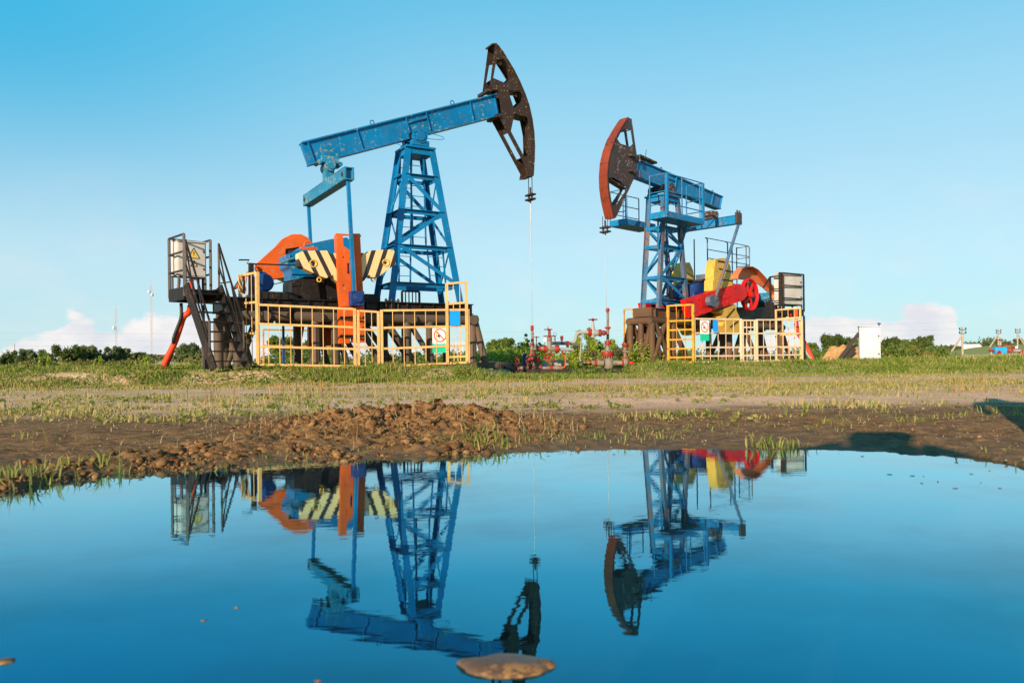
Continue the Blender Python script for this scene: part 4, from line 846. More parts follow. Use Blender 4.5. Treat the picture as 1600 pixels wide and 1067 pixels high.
for k in range(8):
    t = (k + .9) / 8.6; m = M(); p, q = sA.lerp(sB, t), tA.lerp(tB, t); d = (sB - sA); d.z = 0; d = d.normalized() * .11; p.z = q.z = min(p.z, q.z)
    m.hexa([lc(p) - d, lc(p) + d, lc(q) + d, lc(q) - d] + [v + Vector((0, 0, .035)) for v in (lc(p) - d, lc(p) + d, lc(q) + d, lc(q) - d)]); obj('tread', m, black, JP)
up_ = Vector((0, 0, 1.0))
for a, b_ in ((sA, sB), (tA, tB)):
    m = M(); a_, bb = lc(a), lc(b_); lo = a_.lerp(bb, .86)
    m.bar(a_ + up_ * 1.2, lo + up_ * .95, .04, .04); m.bar(a_ + up_ * .55, lo + up_ * .45, .035, .035); m.bar(lo, lo + up_ * .97, .045, .045); m.bar(a_, a_ + up_ * 1.2, .045, .045)
    mid = a_.lerp(bb, .43); m.bar(a_ + up_ * .1, mid + up_ * 1.08, .03, .03); m.bar(mid + up_ * 1.08, lo + up_ * .1, .03, .03); m.bar(mid, lo + up_ * .9, .03, .03); m.bar(mid + up_ * .1, a_ + up_ * 1.1, .03, .03)
    obj('handrail', m, railblack, JP)
for p in (B, C2):
    m = M(); m.bar(lc(p) - dn, Vector((lc(p).x, lc(p).y, 0)), .06); obj('leg', m, black, JP) if p is C2 else None
def cab(name, label, p0, p1, pd, zb_, zt_, mat, feet, grp=None):
    """control cabinet: front face from p0 to p1, pd = depth vector"""
    o = Vector((p0.x, p0.y, zb_)); J = thing(name, label, 'cabinet', o, 0, grp)
    u = (p1 - p0); u.z = 0; v = Vector(pd); h = zt_ - zb_; z = Vector((0, 0, h)); O = Vector((0, 0, 0))
    m = M(); m.hexa([O, u, u + v, v, z, u + z, u + v + z, v + z]); obj('body', m, mat, J, .012)
    n = -v.normalized(); m = M(); e = u * .04; q = [O + e, u - e, u - e + n * .02, O + e + n * .02]; m.hexa([x + z * .04 for x in q] + [x + z * .96 for x in q]); D_ = obj('door', m, mat, J, .004)
    m = M()
    for t in (.25, .75): c = u * .90 + z * t + n * .02; m.cyl(c, c + n * .04, .025, n=8); m.bar(c + n * .04 - Vector((0, 0, .05)), c + n * .04 + Vector((0, 0, .02)), .02, .02)
    obj('handle', m, black, D_)
    m = M(); m.hexa([x + z for x in (n * .05 - u * .03, u * 1.03 + n * .05, u * 1.03 + v * 1.05, v * 1.05 - u * .03)] + [x + z + Vector((0, 0, .03)) for x in (n * .05 - u * .03, u * 1.03 + n * .05, u * 1.03 + v * 1.05, v * 1.05 - u * .03)]); obj('top_cover', m, mat, J)
    if feet:
        m = M()
        for q in (O + u * .04, u * .96, O + u * .04 + v, u * .96 + v): l_ = M(); l_.bar(q, q - Vector((0, 0, feet)), .05); obj('leg', l_, railblack, J)
        for a_, b2_ in ((u * .04, u * .96), (u * .04, u * .04 + v), (u * .96, u * .96 + v), (u * .04 + v, u * .96 + v)): m.bar(a_ + Vector((0, 0, -.02)), b2_ + Vector((0, 0, -.02)), .05); obj('stand', m, railblack, J)
    return J, u, v, n, z
p0, p1 = P(277.5, 436, 21.95), P(322.5, 434, 22.45); 
J, u, v, n, z = cab('control_cabinet', 'beige grey control cabinet with yellow hazard triangles, on the black platform', p0, p1, P(267.5, 435, 22.45) - p0, P(300, 433, 22.2).z, P(300, 378.5, 22.2).z, cabinet, .42, 'control cabinets of the pumping units')
for (tx, ty, s_) in ((.56, .66, .26), (.56, .38, .15)):
    c = u * tx + z * ty + n * .024; uu = u.normalized(); m = M(); k = Vector((0, 0, 1))
    m.add([c + uu * -s_ * .55 - k * s_ * .4, c + uu * s_ * .55 - k * s_ * .4, c + k * s_ * .6], [(0, 1, 2)]); st = obj('hazard_sticker', m, signyellow, J)
    m = M(); T3 = [c + n * .002 + uu * -s_ * .60 - k * s_ * .43, c + n * .002 + uu * s_ * .60 - k * s_ * .43, c + n * .002 + k * s_ * .66]
    for i in range(3): m.bar(T3[i], T3[(i + 1) % 3], .004, .018, up=n.cross(T3[(i + 1) % 3] - T3[i]))
    m.bar(c + k * s_ * .30 + n * .003, c + k * s_ * .02 + n * .003, .022, .004, up=n); m.bar(c - k * s_ * .06 + n * .003, c - k * s_ * .14 + n * .003, .022, .004, up=n); obj('warning_mark', m, signblack, st)
def hose(name, label, pts, r, mat, cat='cable conduit', grp='conduits of the control cabinets'):
    pts = [Vector(p) for p in pts]; out = []
    for i in range(len(pts) - 1):
        p0 = pts[max(i - 1, 0)]; p1 = pts[i]; p2 = pts[i + 1]; p3 = pts[min(i + 2, len(pts) - 1)]
        for t in np.linspace(0, 1, 7)[:-1]:
            t = float(t); out.append(.5 * ((2 * p1) + (p2 - p0) * t + (2 * p0 - 5 * p1 + 4 * p2 - p3) * t * t + (3 * p1 - p0 - 3 * p2 + p3) * t ** 3))
    out.append(pts[-1]); m = M(); o = Vector(pts[-1]); m.tube([p - o for p in out], r, 9); ob = obj(name, m, mat); ob.location = o; return tag(ob, label, cat, grp)
hose('red_conduit', 'thick orange red conduit bending from the left platform down to the grass', [P(298, 478, 22.3), P(295, 488, 22.4), P(287, 495, 22.4), P(281, 512, 22.4), P(273, 535, 22.4), P(263, 556, 22.4), P(252, 580, 22.4)], .085, hosered)
hose('black_conduit', 'black conduit twisting round the orange red one under the left platform', [P(283, 474, 22.35), P(283, 495, 22.3), P(276, 515, 22.3), P(271, 530, 22.25), P(271, 545, 22.5), P(265, 562, 22.5), P(256, 580, 22.5)], .045, hoseblack)
hose('red_conduit', 'short orange red conduit rising from the left platform deck into the cabinet', [P(299, 437, 22.2), P(300, 446, 22.1), P(303, 458, 21.9)], .06, hosered)
hose('red_conduit', 'orange red conduit at the far left leg of the cabinet stand', [P(280, 436, 22.3), P(279, 447, 22.3), P(277, 459, 22.3)], .045, hosered)
# right access platform
A = P(1223, 482, 34.0); A2 = P(1256, 482, 34.8); B = P(1213, 481, 35.0); zt = A.z
o_ = Vector((A.x, A.y, gz(A.x, A.y))); JP = thing('access_platform', 'small black steel platform behind the fence at the right end of the smaller pump jack', 'platform', o_)
for p in (A, A2, B): p.z = zt
C2 = A2 + (B - A); q = [lc(A), lc(A2), lc(C2), lc(B)]; m = M(); m.hexa([v_ - Vector((0, 0, .28)) for v_ in q] + q); obj('deck', m, black, JP)
rail(JP, [A2, A, B], -.1, (.45, 1.0, 1.52), railblack, r=.05, fl=lc)
a = P(1218.5, 482, 34.05); m = M(); m.bar(lc(a) - Vector((0, 0, .2)), lc(P(1218.5, 425.5, 34.05)), .09); 
q1, q2, q3 = P(1205, 493, 34.6), P(1203, 433, 34.6), P(1193, 449, 34.4); m.bar(lc(q1), lc(q2), .08); m.bar(lc(q2), lc(P(1218, 431, 34.1)), .06); m.bar(lc(q2), lc(q3), .05); m.bar(lc(P(1204, 452, 34.6)), lc(P(1218, 451, 34.1)), .04); m.bar(lc(P(1204, 470, 34.6)), lc(P(1218, 470, 34.1)), .04); obj('handrail', m, railblack, JP)
m = M(); m.bar(lc(A2) - Vector((0, 0, .28)), Vector((lc(A2).x, lc(A2).y, 0)), .07); obj('leg', m, black, JP); m = M(); m.bar(lc(B) - Vector((0, 0, .28)), Vector((lc(B).x, lc(B).y, 0)), .07); obj('leg', m, black, JP)
p0, p1 = P(1224, 475, 34.25), P(1253.5, 475, 34.9); cab('control_cabinet', 'pale control cabinet in a dark railing, behind the fence of the red cranked pump jack', p0, p1, (-.28, .36, 0), P(1240, 475.5, 34.5).z, P(1240, 428, 34.5).z, cabinet, .18, 'control cabinets of the pumping units')
hose('red_conduit', 'orange red conduit hanging from the right platform and slanting to the grass', [P(1243.5, 484, 34.3), P(1244, 500, 34.2), P(1247, 520, 34.1), P(1255, 532, 34.0), P(1262, 546, 33.8), P(1271, 564, 33.6)], .09, hosered)
hose('white_conduit', 'thin white conduit beside the orange red one near the white panel', [P(1256, 534, 33.9), P(1258, 546, 33.8), P(1263, 556, 33.7), P(1270, 564, 33.5)], .05, pipe_grey)
hose('red_conduit', 'red conduit sagging between the right pump jack skid and its platform', [P(1216, 499, 33.9), P(1224, 499.5, 33.9), P(1233, 497, 34.0), P(1236, 491, 34.2)], .035, red)
# ------------------------------------------------------------------ wellheads
class Well:
    def __init__(s, ox, oy, k, D, name, label, cat='wellhead', grp='valve stacks over the wells', cx=0):
        s.ox, s.oy, s.k, s.D = ox, oy, k, D; s.mpp = D / FPX / k
        p = P(ox + cx / k, oy, D); s.o = Vector((p.x, D, gz(p.x, D))); s.J = thing(name, label, cat, s.o, 0, grp)
    def q(s, x, y, d=0): return P(s.ox + x / s.k, s.oy + y / s.k, s.D + d) - s.o
    def stack(s, name, cx, prof, mat, d=0, parent=None, n=18):
        """prof: list of (y, half width) from top to bottom in zoomed pixels"""
        m = M()
        for (y0, r0), (y1, r1_) in zip(prof[:-1], prof[1:]):
            if y0 == y1: continue
            m.cyl(s.q(cx, y1, d), s.q(cx, y0, d), r1_ * s.mpp, r0 * s.mpp, n)
        return obj(name, m, mat, parent or s.J)
    def hor(s, name, cy, prof, mat, d=0, parent=None):
        m = M()
        for (x0, r0), (x1, r1_) in zip(prof[:-1], prof[1:]):
            if x0 == x1: continue
            m.cyl(s.q(x0, cy, d), s.q(x1, cy, d), r0 * s.mpp, r1_ * s.mpp, 16)
        return obj(name, m, mat, parent or s.J)
    def wheel(s, x, y, r, axis, mat, d=0, spokes=5, th=8, parent=None):
        m = M(); c = s.q(x, y, d); Rr = r * s.mpp; t = th * s.mpp; m.torus(c, axis, Rr, t, 22, 6); ax = Vector(axis).normalized()
        up = Vector((0, 0, 1)) if abs(ax.z) < .9 else Vector((1, 0, 0)); a = ax.cross(up).normalized(); b_ = ax.cross(a)
        for k in range(spokes): an = 2 * math.pi * k / spokes; m.cyl(c, c + (a * math.cos(an) + b_ * math.sin(an)) * Rr, t * .9, n=6)
        m.cyl(c - ax * t * 2, c + ax * t * 2.5, t * 2.2, n=10); return obj('handwheel', m, mat, parent or s.J)
    def boltring(s, cx, y0, y1, r, mat, d=0, n=12, rb=9):
        m = M()
        for k in range(n):
            a = 2 * math.pi * k / n; off = Vector((math.cos(a), math.sin(a), 0)) * r * s.mpp; m.cyl(s.q(cx, y1, d) + off, s.q(cx, y0, d) + off, rb * s.mpp, n=6)
        return obj('bolts', m, mat, s.J)
Wl = Well(780, 500, 10.667, 28.2, 'wellhead', 'red and grey wellhead under the raised horse head of the larger pump jack', cx=548)
Wl.stack('stuffing_box', 548, [(92, 24), (100, 27), (160, 27), (182, 20)], wellred)
Wl.stack('riser', 552, [(180, 20), (215, 22), (216, 26), (235, 26), (236, 22), (312, 22), (430, 30), (470, 34), (560, 38)], wellgrey)
for y0, y1, r in ((312, 340, 27), (385, 426, 38), (500, 516, 42), (553, 580, 62)): Wl.stack('collar', 552, [(y0, r), (y1, r)], wellred)
Wl.stack('casing_flange', 558, [(616, 118), (622, 122), (652, 122), (655, 112), (660, 112), (663, 122), (696, 122), (702, 116)], wellred)
Wl.boltring(558, 588, 730, 104, wellgrey, n=14, rb=10)
Wl.stack('casing_spool', 560, [(580, 70), (616, 70), (702, 80), (760, 74), (860, 84)], wellgrey)
Wl.hor('side_outlet', 480, [(560, 30), (652, 30)], wellgrey); Wl.hor('flange', 478, [(652, 42), (690, 45)], wellred); Wl.hor('side_outlet', 478, [(690, 36), (738, 42)], wellgrey); Wl.hor('flange', 480, [(738, 58), (788, 58)], wellred)
VB = Wl.stack('gate_valve', 838, [(286, 40), (340, 42), (341, 37), (600, 37)], wellgrey); Wl.stack('bonnet', 838, [(284, 34), (340, 44)], wellred, parent=VB); Wl.stack('yoke', 836, [(160, 22), (265, 26)], wellred, parent=VB)
Wl.wheel(838, 268, 98, (0, 0, 1), wellred, parent=VB); Wl.wheel(815, 157, 66, (0, 0, 1), wellred, parent=VB, th=7); Wl.stack('stem', 815, [(108, 8), (160, 8)], wellgrey, parent=VB)
Wl.hor('valve_body', 482, [(795, 52), (810, 44), (870, 44), (932, 46)], wellgrey); Wl.hor('flange', 480, [(930, 58), (965, 62), (1002, 60)], wellred)
Wl.hor('outlet_pipe', 492, [(1000, 25), (1235, 24)], pipe_grey)
Wl.stack('side_valve', 620, [(300, 8), (400, 9), (420, 26), (452, 30)], wellgrey); Wl.wheel(620, 286, 42, (0, 0, 1), wellred, th=6)
m = M(); m.cyl(Wl.q(757, 333, -.15), Wl.q(757, 333, -.12), 28 * Wl.mpp, n=18); G1 = obj('pressure_gauge', m, signwhite, Wl.J); m = M(); m.cyl(Wl.q(757, 333, -.12), Wl.q(762, 430, 0), 6 * Wl.mpp, n=6); obj('gauge_stem', m, wellgrey, G1)
m = M(); m.torus(Wl.q(930, 240, 0), (0, 1, 0), 28 * Wl.mpp, 4 * Wl.mpp, 18, 5); G2 = obj('pressure_gauge', m, wellgrey, Wl.J); m = M(); m.cyl(Wl.q(930, 270), Wl.q(932, 360), 9 * Wl.mpp, n=8); m.cyl(Wl.q(905, 325), Wl.q(935, 325), 9 * Wl.mpp, n=8); obj('gauge_stem', m, wellred, G2)
Wl.wheel(832, 628, 84, (.15, -1, .5), wellred, d=-.25, parent=VB); m = M(); m.cyl(Wl.q(832, 628, -.25), Wl.q(838, 560, .1), 14 * Wl.mpp); obj('stem', m, wellgrey, VB)
LV = Wl.hor('lower_valve', 790, [(120, 40), (150, 52), (225, 52), (260, 30), (290, 34)], wellgrey); Wl.hor('flange', 812, [(288, 42), (345, 42)], wellred, parent=LV); Wl.hor('pipe_run', 800, [(345, 30), (500, 34)], wellgrey, parent=LV)
Wl.wheel(252, 690, 84, (.3, -1, .45), wellred, parent=LV, d=-.1); m = M(); m.cyl(Wl.q(252, 690, -.1), Wl.q(215, 770, 0), 14 * Wl.mpp); obj('stem', m, wellgrey, LV)
Wl.hor('pipe_cap', 795, [(28, 24), (100, 24)], black); Wl.hor('flange', 797, [(100, 24), (122, 24)], wellred)
Wl.wheel(488, 795, 78, (-.1, -1, .2), wellred, d=-.6); Wl.wheel(590, 830, 72, (.5, -1, .2), black, d=-.45)
Wl.hor('lower_outlet', 790, [(640, 50), (690, 46), (720, 30)], wellgrey); Wl.hor('flange', 795, [(672, 52), (706, 52)], wellred)
Wl.hor('pipe_run', 800, [(706, 26), (840, 30), (900, 34), (1060, 30)], wellgrey); Wl.hor('flange', 800, [(838, 40), (892, 40)], wellred)
m = M(); m.tube([Wl.q(*p) for p in ((1045, 515, -.1), (1085, 575, -.1), (1105, 620, -.1), (1104, 740, -.1), (1090, 785, -.1), (1050, 800, -.1))], 11 * Wl.mpp, 8); obj('orange_tube', m, orange, Wl.J); m = M(); m.cyl(Wl.q(1045, 515, -.12), Wl.q(1080, 575, -.12), 17 * Wl.mpp); obj('valve_lever', m, wellred, Wl.J)
m = M(); m.cyl(Wl.q(860, 725, 1.3), Wl.q(1130, 725, 1.3), 64 * Wl.mpp, n=22); m.cyl(Wl.q(1130, 725, 1.3), Wl.q(1150, 725, 1.3), 50 * Wl.mpp, n=22); tk = obj('pipe_barrel', m, concrete); tag(tk, 'beige horizontal steel barrel lying behind the left wellhead', 'barrel'); tk.location = Wl.o
m = M(); m.box(Wl.q(395, 840, .9), Wl.q(470, 560, 1.4)); tk = obj('equipment_box', m, navy, None, .05); tag(tk, 'dark blue steel box standing behind the left wellhead', 'box'); tk.location = Wl.o
m = M(); m.cyl(Wl.q(800, 840, .7), Wl.q(760, 700, 1.0), 56 * Wl.mpp, 50 * Wl.mpp, 16); tk = obj('pipe_stub', m, concrete); tag(tk, 'leaning beige pipe stub behind the lower handwheel of the left wellhead', 'pipe'); tk.location = Wl.o
# flow line between the wells
Fw = Well(880, 470, 8.21, 29.6, 'flow_line', 'grey flow line with a raised red wheel valve, joining the two wellheads', 'pipeline', None, cx=120)
m = M(); pts = [Fw.q(-190, 545, -1), Fw.q(-60, 545, -.6), Fw.q(60, 545, -.2), Fw.q(110, 542), Fw.q(140, 530), Fw.q(160, 500), Fw.q(166, 455), Fw.q(176, 425), Fw.q(205, 406), Fw.q(240, 403), Fw.q(325, 405)]; m.tube(pts, 22 * Fw.mpp, 12); obj('pipe_run', m, pipe_grey, Fw.J)
m = M(); m.tube([Fw.q(-90, 625, -.6), Fw.q(100, 625), Fw.q(140, 605, .2), Fw.q(180, 580, .6)], 20 * Fw.mpp, 12); obj('pipe_run', m, pipe_grey, Fw.J)
Fw.hor('flange', 405, [(318, 40), (330, 50), (360, 50)], wellred)
V2 = Fw.hor('gate_valve', 412, [(360, 36), (385, 46), (425, 40), (450, 36)], pipe_grey); Fw.stack('stem', 382, [(250, 12), (300, 16), (345, 22), (400, 34), (470, 30)], pipe_grey, parent=V2); Fw.wheel(380, 241, 54, (0, 0, 1), wellred, parent=V2, th=7)
Fw.hor('flange', 412, [(452, 40), (462, 46), (490, 46)], wellred); Fw.hor('reducer', 412, [(490, 26), (505, 30), (520, 36), (560, 18)], wellred)
Fw.hor('disc_valve', 556, [(40, 40), (74, 40)], wellred, d=-.4); m = M(); m.cyl(Fw.q(-10, 550, -.6), Fw.q(40, 556, -.5), 8 * Fw.mpp); m.cyl(Fw.q(-20, 550, -.6), Fw.q(-20, 500, -.6), 7 * Fw.mpp); obj('link_rod', m, navy, Fw.J)
Fw.stack('relief_valve', -18, [(448, 10), (455, 20), (505, 18), (518, 9)], wellred, d=-.6)
m = M(); m.tube([Fw.q(240, 425, 0), Fw.q(232, 520), Fw.q(222, 640), Fw.q(213, 740), Fw.q(222, 775), Fw.q(245, 795)], 9 * Fw.mpp, 8); obj('bypass_tube', m, pipe_grey, Fw.J)
Wr = Well(880, 470, 8.21, 30.0, 'wellhead', 'taller red and olive wellhead with a lumpy riser, under the rust red horse head', cx=572)
Wr.stack('stuffing_box', 570, [(92, 14), (98, 20), (140, 20), (152, 15)], wellred)
prof = [(150, 13)]
for y0 in range(160, 330, 34): prof += [(y0, 13), (y0 + 8, 18), (y0 + 20, 18), (y0 + 26, 13)]
Wr.stack('riser', 572, prof + [(332, 14), (372, 17), (515, 18), (570, 22), (650, 36)], wellgrey)
for y0, y1, r in ((332, 368, 26), (515, 566, 42)): Wr.stack('collar', 572, [(y0, r), (y1, r)], wellred)
Wr.hor('cross_pin', 345, [(530, 6), (550, 12), (600, 12), (612, 6)], wellred, d=-.05); Wr.hor('cross_pin', 118, [(540, 5), (600, 5)], wellred, d=-.05)
Wr.stack('casing_flange', 568, [(652, 84), (680, 86), (682, 78), (688, 78), (690, 86), (714, 82)], wellred); Wr.boltring(568, 634, 735, 72, wellgrey, n=14, rb=8)
Wr.stack('casing_spool', 585, [(714, 50), (760, 62), (835, 64), (880, 50), (900, 52)], wellgrey)
Wr.hor('side_outlet', 795, [(515, 40), (530, 34), (600, 40), (655, 36), (770, 30)], wellgrey)
LV = Wr.hor('side_valve', 797, [(225, 8), (262, 26), (300, 30), (318, 18), (330, 22), (365, 24), (366, 34), (440, 40), (520, 38)], wellgrey, d=-.1)
for x0, x1, r in ((276, 298, 30), (336, 356, 32), (400, 432, 46)): Wr.hor('flange', 797, [(x0, r), (x1, r)], wellred, d=-.1, parent=LV)
m = M(); m.cyl(Wr.q(388, 690, -.25), Wr.q(450, 775, -.1), 14 * Wr.mpp); obj('stem', m, wellgrey, LV); Wr.wheel(385, 685, 52, (-.25, -.6, .8), headbrown, d=-.28, parent=LV, th=7)
RV = Wr.stack('angle_valve', 795, [(595, 26), (640, 24), (650, 40), (668, 40), (672, 20), (720, 24), (740, 44), (800, 46), (835, 28)], wellgrey); Wr.stack('bonnet', 795, [(545, 42), (560, 44), (598, 32)], wellred, parent=RV); Wr.stack('flange', 797, [(720, 46), (738, 46)], wellred, parent=RV); Wr.hor('flange', 790, [(752, 52), (768, 52)], wellred, parent=RV)
m = M(); m.cyl(Wr.q(700, 640, -.1), Wr.q(850, 655, -.05), 18 * Wr.mpp, n=10); obj('cross_arm', m, wellgrey, RV); Wr.wheel(692, 652, 50, (-.5, -1, .1), railblack, d=-.2, th=6, parent=RV)
Wr.hor('end_handle', 795, [(845, 14), (880, 22), (912, 8)], red, parent=RV)
# far third wellhead on its slab
W3 = Well(1500, 490, 10.67, 50, 'wellhead', 'small far blue and red wellhead on a concrete slab at the right edge', cx=655)
m = M(); m.box(W3.q(597, 668, -.2), W3.q(710, 560, .25)); BB = obj('valve_block', m, paint('bright blue block', (0.02, .38, .72), None, 0, 5, .4), W3.J, .04); W3.wheel(655, 645, 26, (0, -1, 0), wellred, d=-.3, parent=BB)
W3.stack('flange', 662, [(530, 42), (556, 44)], wellred); W3.stack('stem', 672, [(450, 10), (480, 18), (530, 22)], pipe_grey); W3.wheel(670, 438, 46, (0, 0, 1), wellred, th=6)
W3.hor('pipe_cap', 620, [(488, 22), (580, 24)], wellred); W3.stack('leg', 520, [(640, 16), (700, 26)], pipe_grey)
W3.hor('pipe_run', 618, [(712, 26), (790, 28), (870, 20), (1010, 24)], pipe_grey); W3.wheel(828, 612, 48, (-.5, -1, 0), wellred, d=-.2); W3.hor('flange', 640, [(998, 36), (1030, 36)], wellred)
m = M(); m.tube([W3.q(715, 535), W3.q(770, 515), W3.q(860, 525)], 9 * W3.mpp, 8); obj('upper_pipe', m, wellred, W3.J); W3.hor('side_valve', 562, [(868, 22), (905, 22)], wellred); W3.hor('gauge', 565, [(915, 16), (950, 24)], signwhite)
o_ = P(1580, 560, 50); m = M(); m.box((P(1548, 560, 50).x, 48.6, -.3), (P(1700, 560, 50).x, 53, P(1560, 553, 48.6).z)); sl = obj('concrete_slab', m, concrete, None, .06); tag(sl, 'pale concrete slab under the far wellhead at the right edge', 'slab')
# cellar kerb, ground pipe, panel, planks
kz = P(900, 577.5, 27.4).z
m = M(); a, b_ = P(806, 585, 27.2), P(1002, 585, 27.6); m.bar((a.x, a.y, kz - .12), (b_.x, b_.y, kz - .12), .18, .30); m.bar((a.x, a.y + .1, kz - .12), (a.x - .2, 31.5, kz - .12), .18, .30); k_ = obj('cellar_kerb', m, tar, None, .02); tag(k_, 'low black kerb in front of the two wellheads', 'kerb')
a, b_ = P(752, 576, 27.6), P(812, 575, 30.5); m = M(); m.cyl((a.x, a.y, gz(a.x, a.y) + .10), (b_.x, b_.y, gz(b_.x, b_.y) + .12), .13, n=14); k_ = obj('ground_pipe', m, paint('rust brown pipe', (.28, .11, .05), RUST, .2), None); tag(k_, 'rusty brown pipe on the ground between the larger pump jack and the left wellhead', 'pipe')
p0, p1 = P(1343.5, 571, 32), P(1376.5, 571, 32.1); zg = gz(p0.x, 32)
J, u, v, n, z = cab('tall_panel_cabinet', 'tall blank white grey sheet metal cabinet standing alone in the grass', p0, p1, (.08, .32, 0), zg, P(1360, 510.5, 32).z, whitepanel, 0)
m = M(); c = z * 1.02 + u * .95 + v * .4; m.cyl(c, c + Vector((.02, 0, .12)), .03, n=8); m.cyl(c + Vector((-.05, 0, .12)), c + Vector((.08, 0, .10)), .025, n=6); obj('cable_gland', m, navy, J)
for (x0, y0, x1, y1, lab) in ((1308, 566, 1342, 521, 'dark plank leaning against the white cabinet, the steeper one'), (1316, 566, 1336, 545, 'short dark plank lying on the sand heap by the white cabinet')):
    m = M(); m.bar(P(x0, y0, 31.9), P(x1, y1, 32.1), .14, .05, up=(0, 1, 0)); k_ = obj('plank', m, timber); tag(k_, lab, 'plank')
def heap(name, label, px, D, wm_, hm, mat, seed, cat='heap', dm=.6):
    c = P(px, 570, D); z0 = gz(c.x, D) - .05; n_ = 34; v = []; f = []
    for j in range(n_ + 1):
        for i in range(n_ + 1):
            x, y = i / n_ * 2 - 1, j / n_ * 2 - 1; r = math.hypot(x, y); h = max(0, 1 - r) ** .75
            k = float(fbm(np.array([x * 2.5 + seed]), np.array([y * 2.5]), 4, seed)[0]); v.append((c.x + x * wm_, D + y * wm_ * dm, z0 + hm * h * (.45 + 1.15 * k)))
    f = [(j * (n_ + 1) + i, j * (n_ + 1) + i + 1, (j + 1) * (n_ + 1) + i + 1, (j + 1) * (n_ + 1) + i) for j in range(n_) for i in range(n_)]
    o = mk(name, v, f, mat, None, [False] * len(f)); return tag(o, label, cat)
heap('sand_heap', 'ochre sand heap behind the leaning plank and the white cabinet', 1322, 32.8, 1.15, 1.0, sandm, 3)
heap('soil_heap', 'low pale soil heap in the grass left of the orange conduit', 256, 40, 1.6, .55, concrete, 9)
# poles, masts, wires, houses
def power_pole(px, ytop, ybase, D, brace, label, r=.16, n_ins=2):
    b0 = P(px, ybase, D); z0 = gz(b0.x, D); t = P(px, ytop, D); J = thing('power_pole', label, 'power pole', (b0.x, D, z0), 0, 'power line poles at the right')
    h = t.z - z0; m = M(); m.cyl((0, 0, 0), (0, 0, h), r, r * .7, 8); obj('shaft', m, polem, J)
    if brace: m = M(); m.cyl((brace * h * .48, 0, 0), (0, 0, h * .72), r * .9, r * .7, 8); obj('strut', m, polem, J)
    for k in range(n_ins):
        zz_ = h * (1 - .13 * k) - .1; m = M(); m.bar((-.45, -.1, zz_ - .3), (.45, -.1, zz_ - .3), .08, .08); A_ = obj('crossarm', m, timber, J)
        for s_ in (-.42, .42): q = M(); q.cyl((s_, -.1, zz_ - .25), (s_, -.1, zz_ + .02), .09, n=6); obj('insulator', q, navy, A_)
power_pole(1504, 511, 552, 110, -1, 'pale braced power pole nearest the white cabinet')
power_pole(1560, 514, 543, 150, -1, 'pale power pole standing just behind the far wellhead')
power_pole(1590, 513, 545, 150, .9, 'pale power pole at the right edge of the picture')
power_pole(1545, 533, 542, 330, .8, 'tiny two legged pole far off on the right hill', .12, 0)
power_pole(23, 537, 562, 160, 0, 'thin pole among the trees at the far left', .10, 0)
def mast(px, ytop, D, label, dish):
    b0 = P(px, 560, D); z0 = gz(b0.x, D); J = thing('lattice_mast', label, 'radio mast', (b0.x, D, z0), 0, 'radio masts on the left horizon'); h = P(px, ytop, D).z - z0
    m = M(); w_ = .45
    c3 = [(w_ * math.cos(a), w_ * math.sin(a)) for a in (0, 2.094, 4.189)]
    for x, y in c3: m.bar((x, y, 0), (x, y, h * .93), .075)
    k = 34
    for i in range(k):
        z0_, z1_ = h * .93 * i / k, h * .93 * (i + 1) / k
        for j in range(3): m.bar((*c3[j], z0_), (*c3[(j + 1) % 3], z1_), .035)
    m.bar((0, 0, h * .93), (0, 0, h), .10); obj('lattice', m, mastm, J)
    for zf, s_ in dish: q = M(); q.cyl((s_ * .5, -.5, h * zf), (s_ * 1.0, -.6, h * zf), .75, .6, 10); obj('dish_antenna', q, signwhite, J)
mast(182, 475, 330, 'shorter red and white lattice mast on the left horizon', ((.64, -1),))
mast(237.5, 435, 330, 'taller lattice mast nearest the larger pump jack on the left horizon', ((.85, -1), (.82, 1)))
for i, (ya, yb, lab) in enumerate(((511, 509, 'topmost thin power wire crossing the sky at the left'), (522, 520, 'middle thin power wire crossing the sky at the left'), (531, 528, 'lowest thin power wire crossing the sky at the left'))):
    a, b_ = P(-500, ya + 2, 140), P(1500, yb - 6, 140); pts = [a.lerp(b_, t) - Vector((0, 0, 5 * 4 * t * (1 - t) * .3)) for t in np.linspace(0, 1, 24)]
    m = M(); m.tube(pts, .012, 4); k_ = obj('power_wire', m, wirem); tag(k_, lab, 'wire', 'power wires at the left')
def house(px, D, w_, dpt, hwall, hroof, label, base=0):
    b0 = P(px, 566, D); z0 = gz(b0.x, D) + base; J = thing('house', label, 'house', (b0.x, D, z0), R(12)); m = M(); m.box((-w_ / 2, -dpt / 2, 0), (w_ / 2, dpt / 2, hwall)); obj('wall', m, wallm, J)
    m = M(); e = .5; v = [(-w_ / 2 - e, -dpt / 2 - e, hwall), (w_ / 2 + e, -dpt / 2 - e, hwall), (w_ / 2 + e, dpt / 2 + e, hwall), (-w_ / 2 - e, dpt / 2 + e, hwall), (-w_ / 2 + .6, 0, hwall + hroof), (w_ / 2 - .6, 0, hwall + hroof)]; m.add(v, [(0, 1, 5, 4), (1, 2, 5), (2, 3, 4, 5), (3, 0, 4), (0, 3, 2, 1)]); rf = obj('roof', m, roofm, J)
    m = M(); m.box((-1.4, -.3, hwall + hroof * .5), (-.8, .3, hwall + hroof + .7)); obj('chimney', m, wallm, rf)
    for x in (-w_ * .28, 0, w_ * .28): m = M(); m.box((x - .5, -dpt / 2 - .04, hwall * .35), (x + .5, -dpt / 2 - .003, hwall * .75)); obj('window', m, navy, J)
house(213, 215, 11, 8, 2.2, 2.2, 'long red brown roofed house behind the trees, left of the taller mast', -.2)
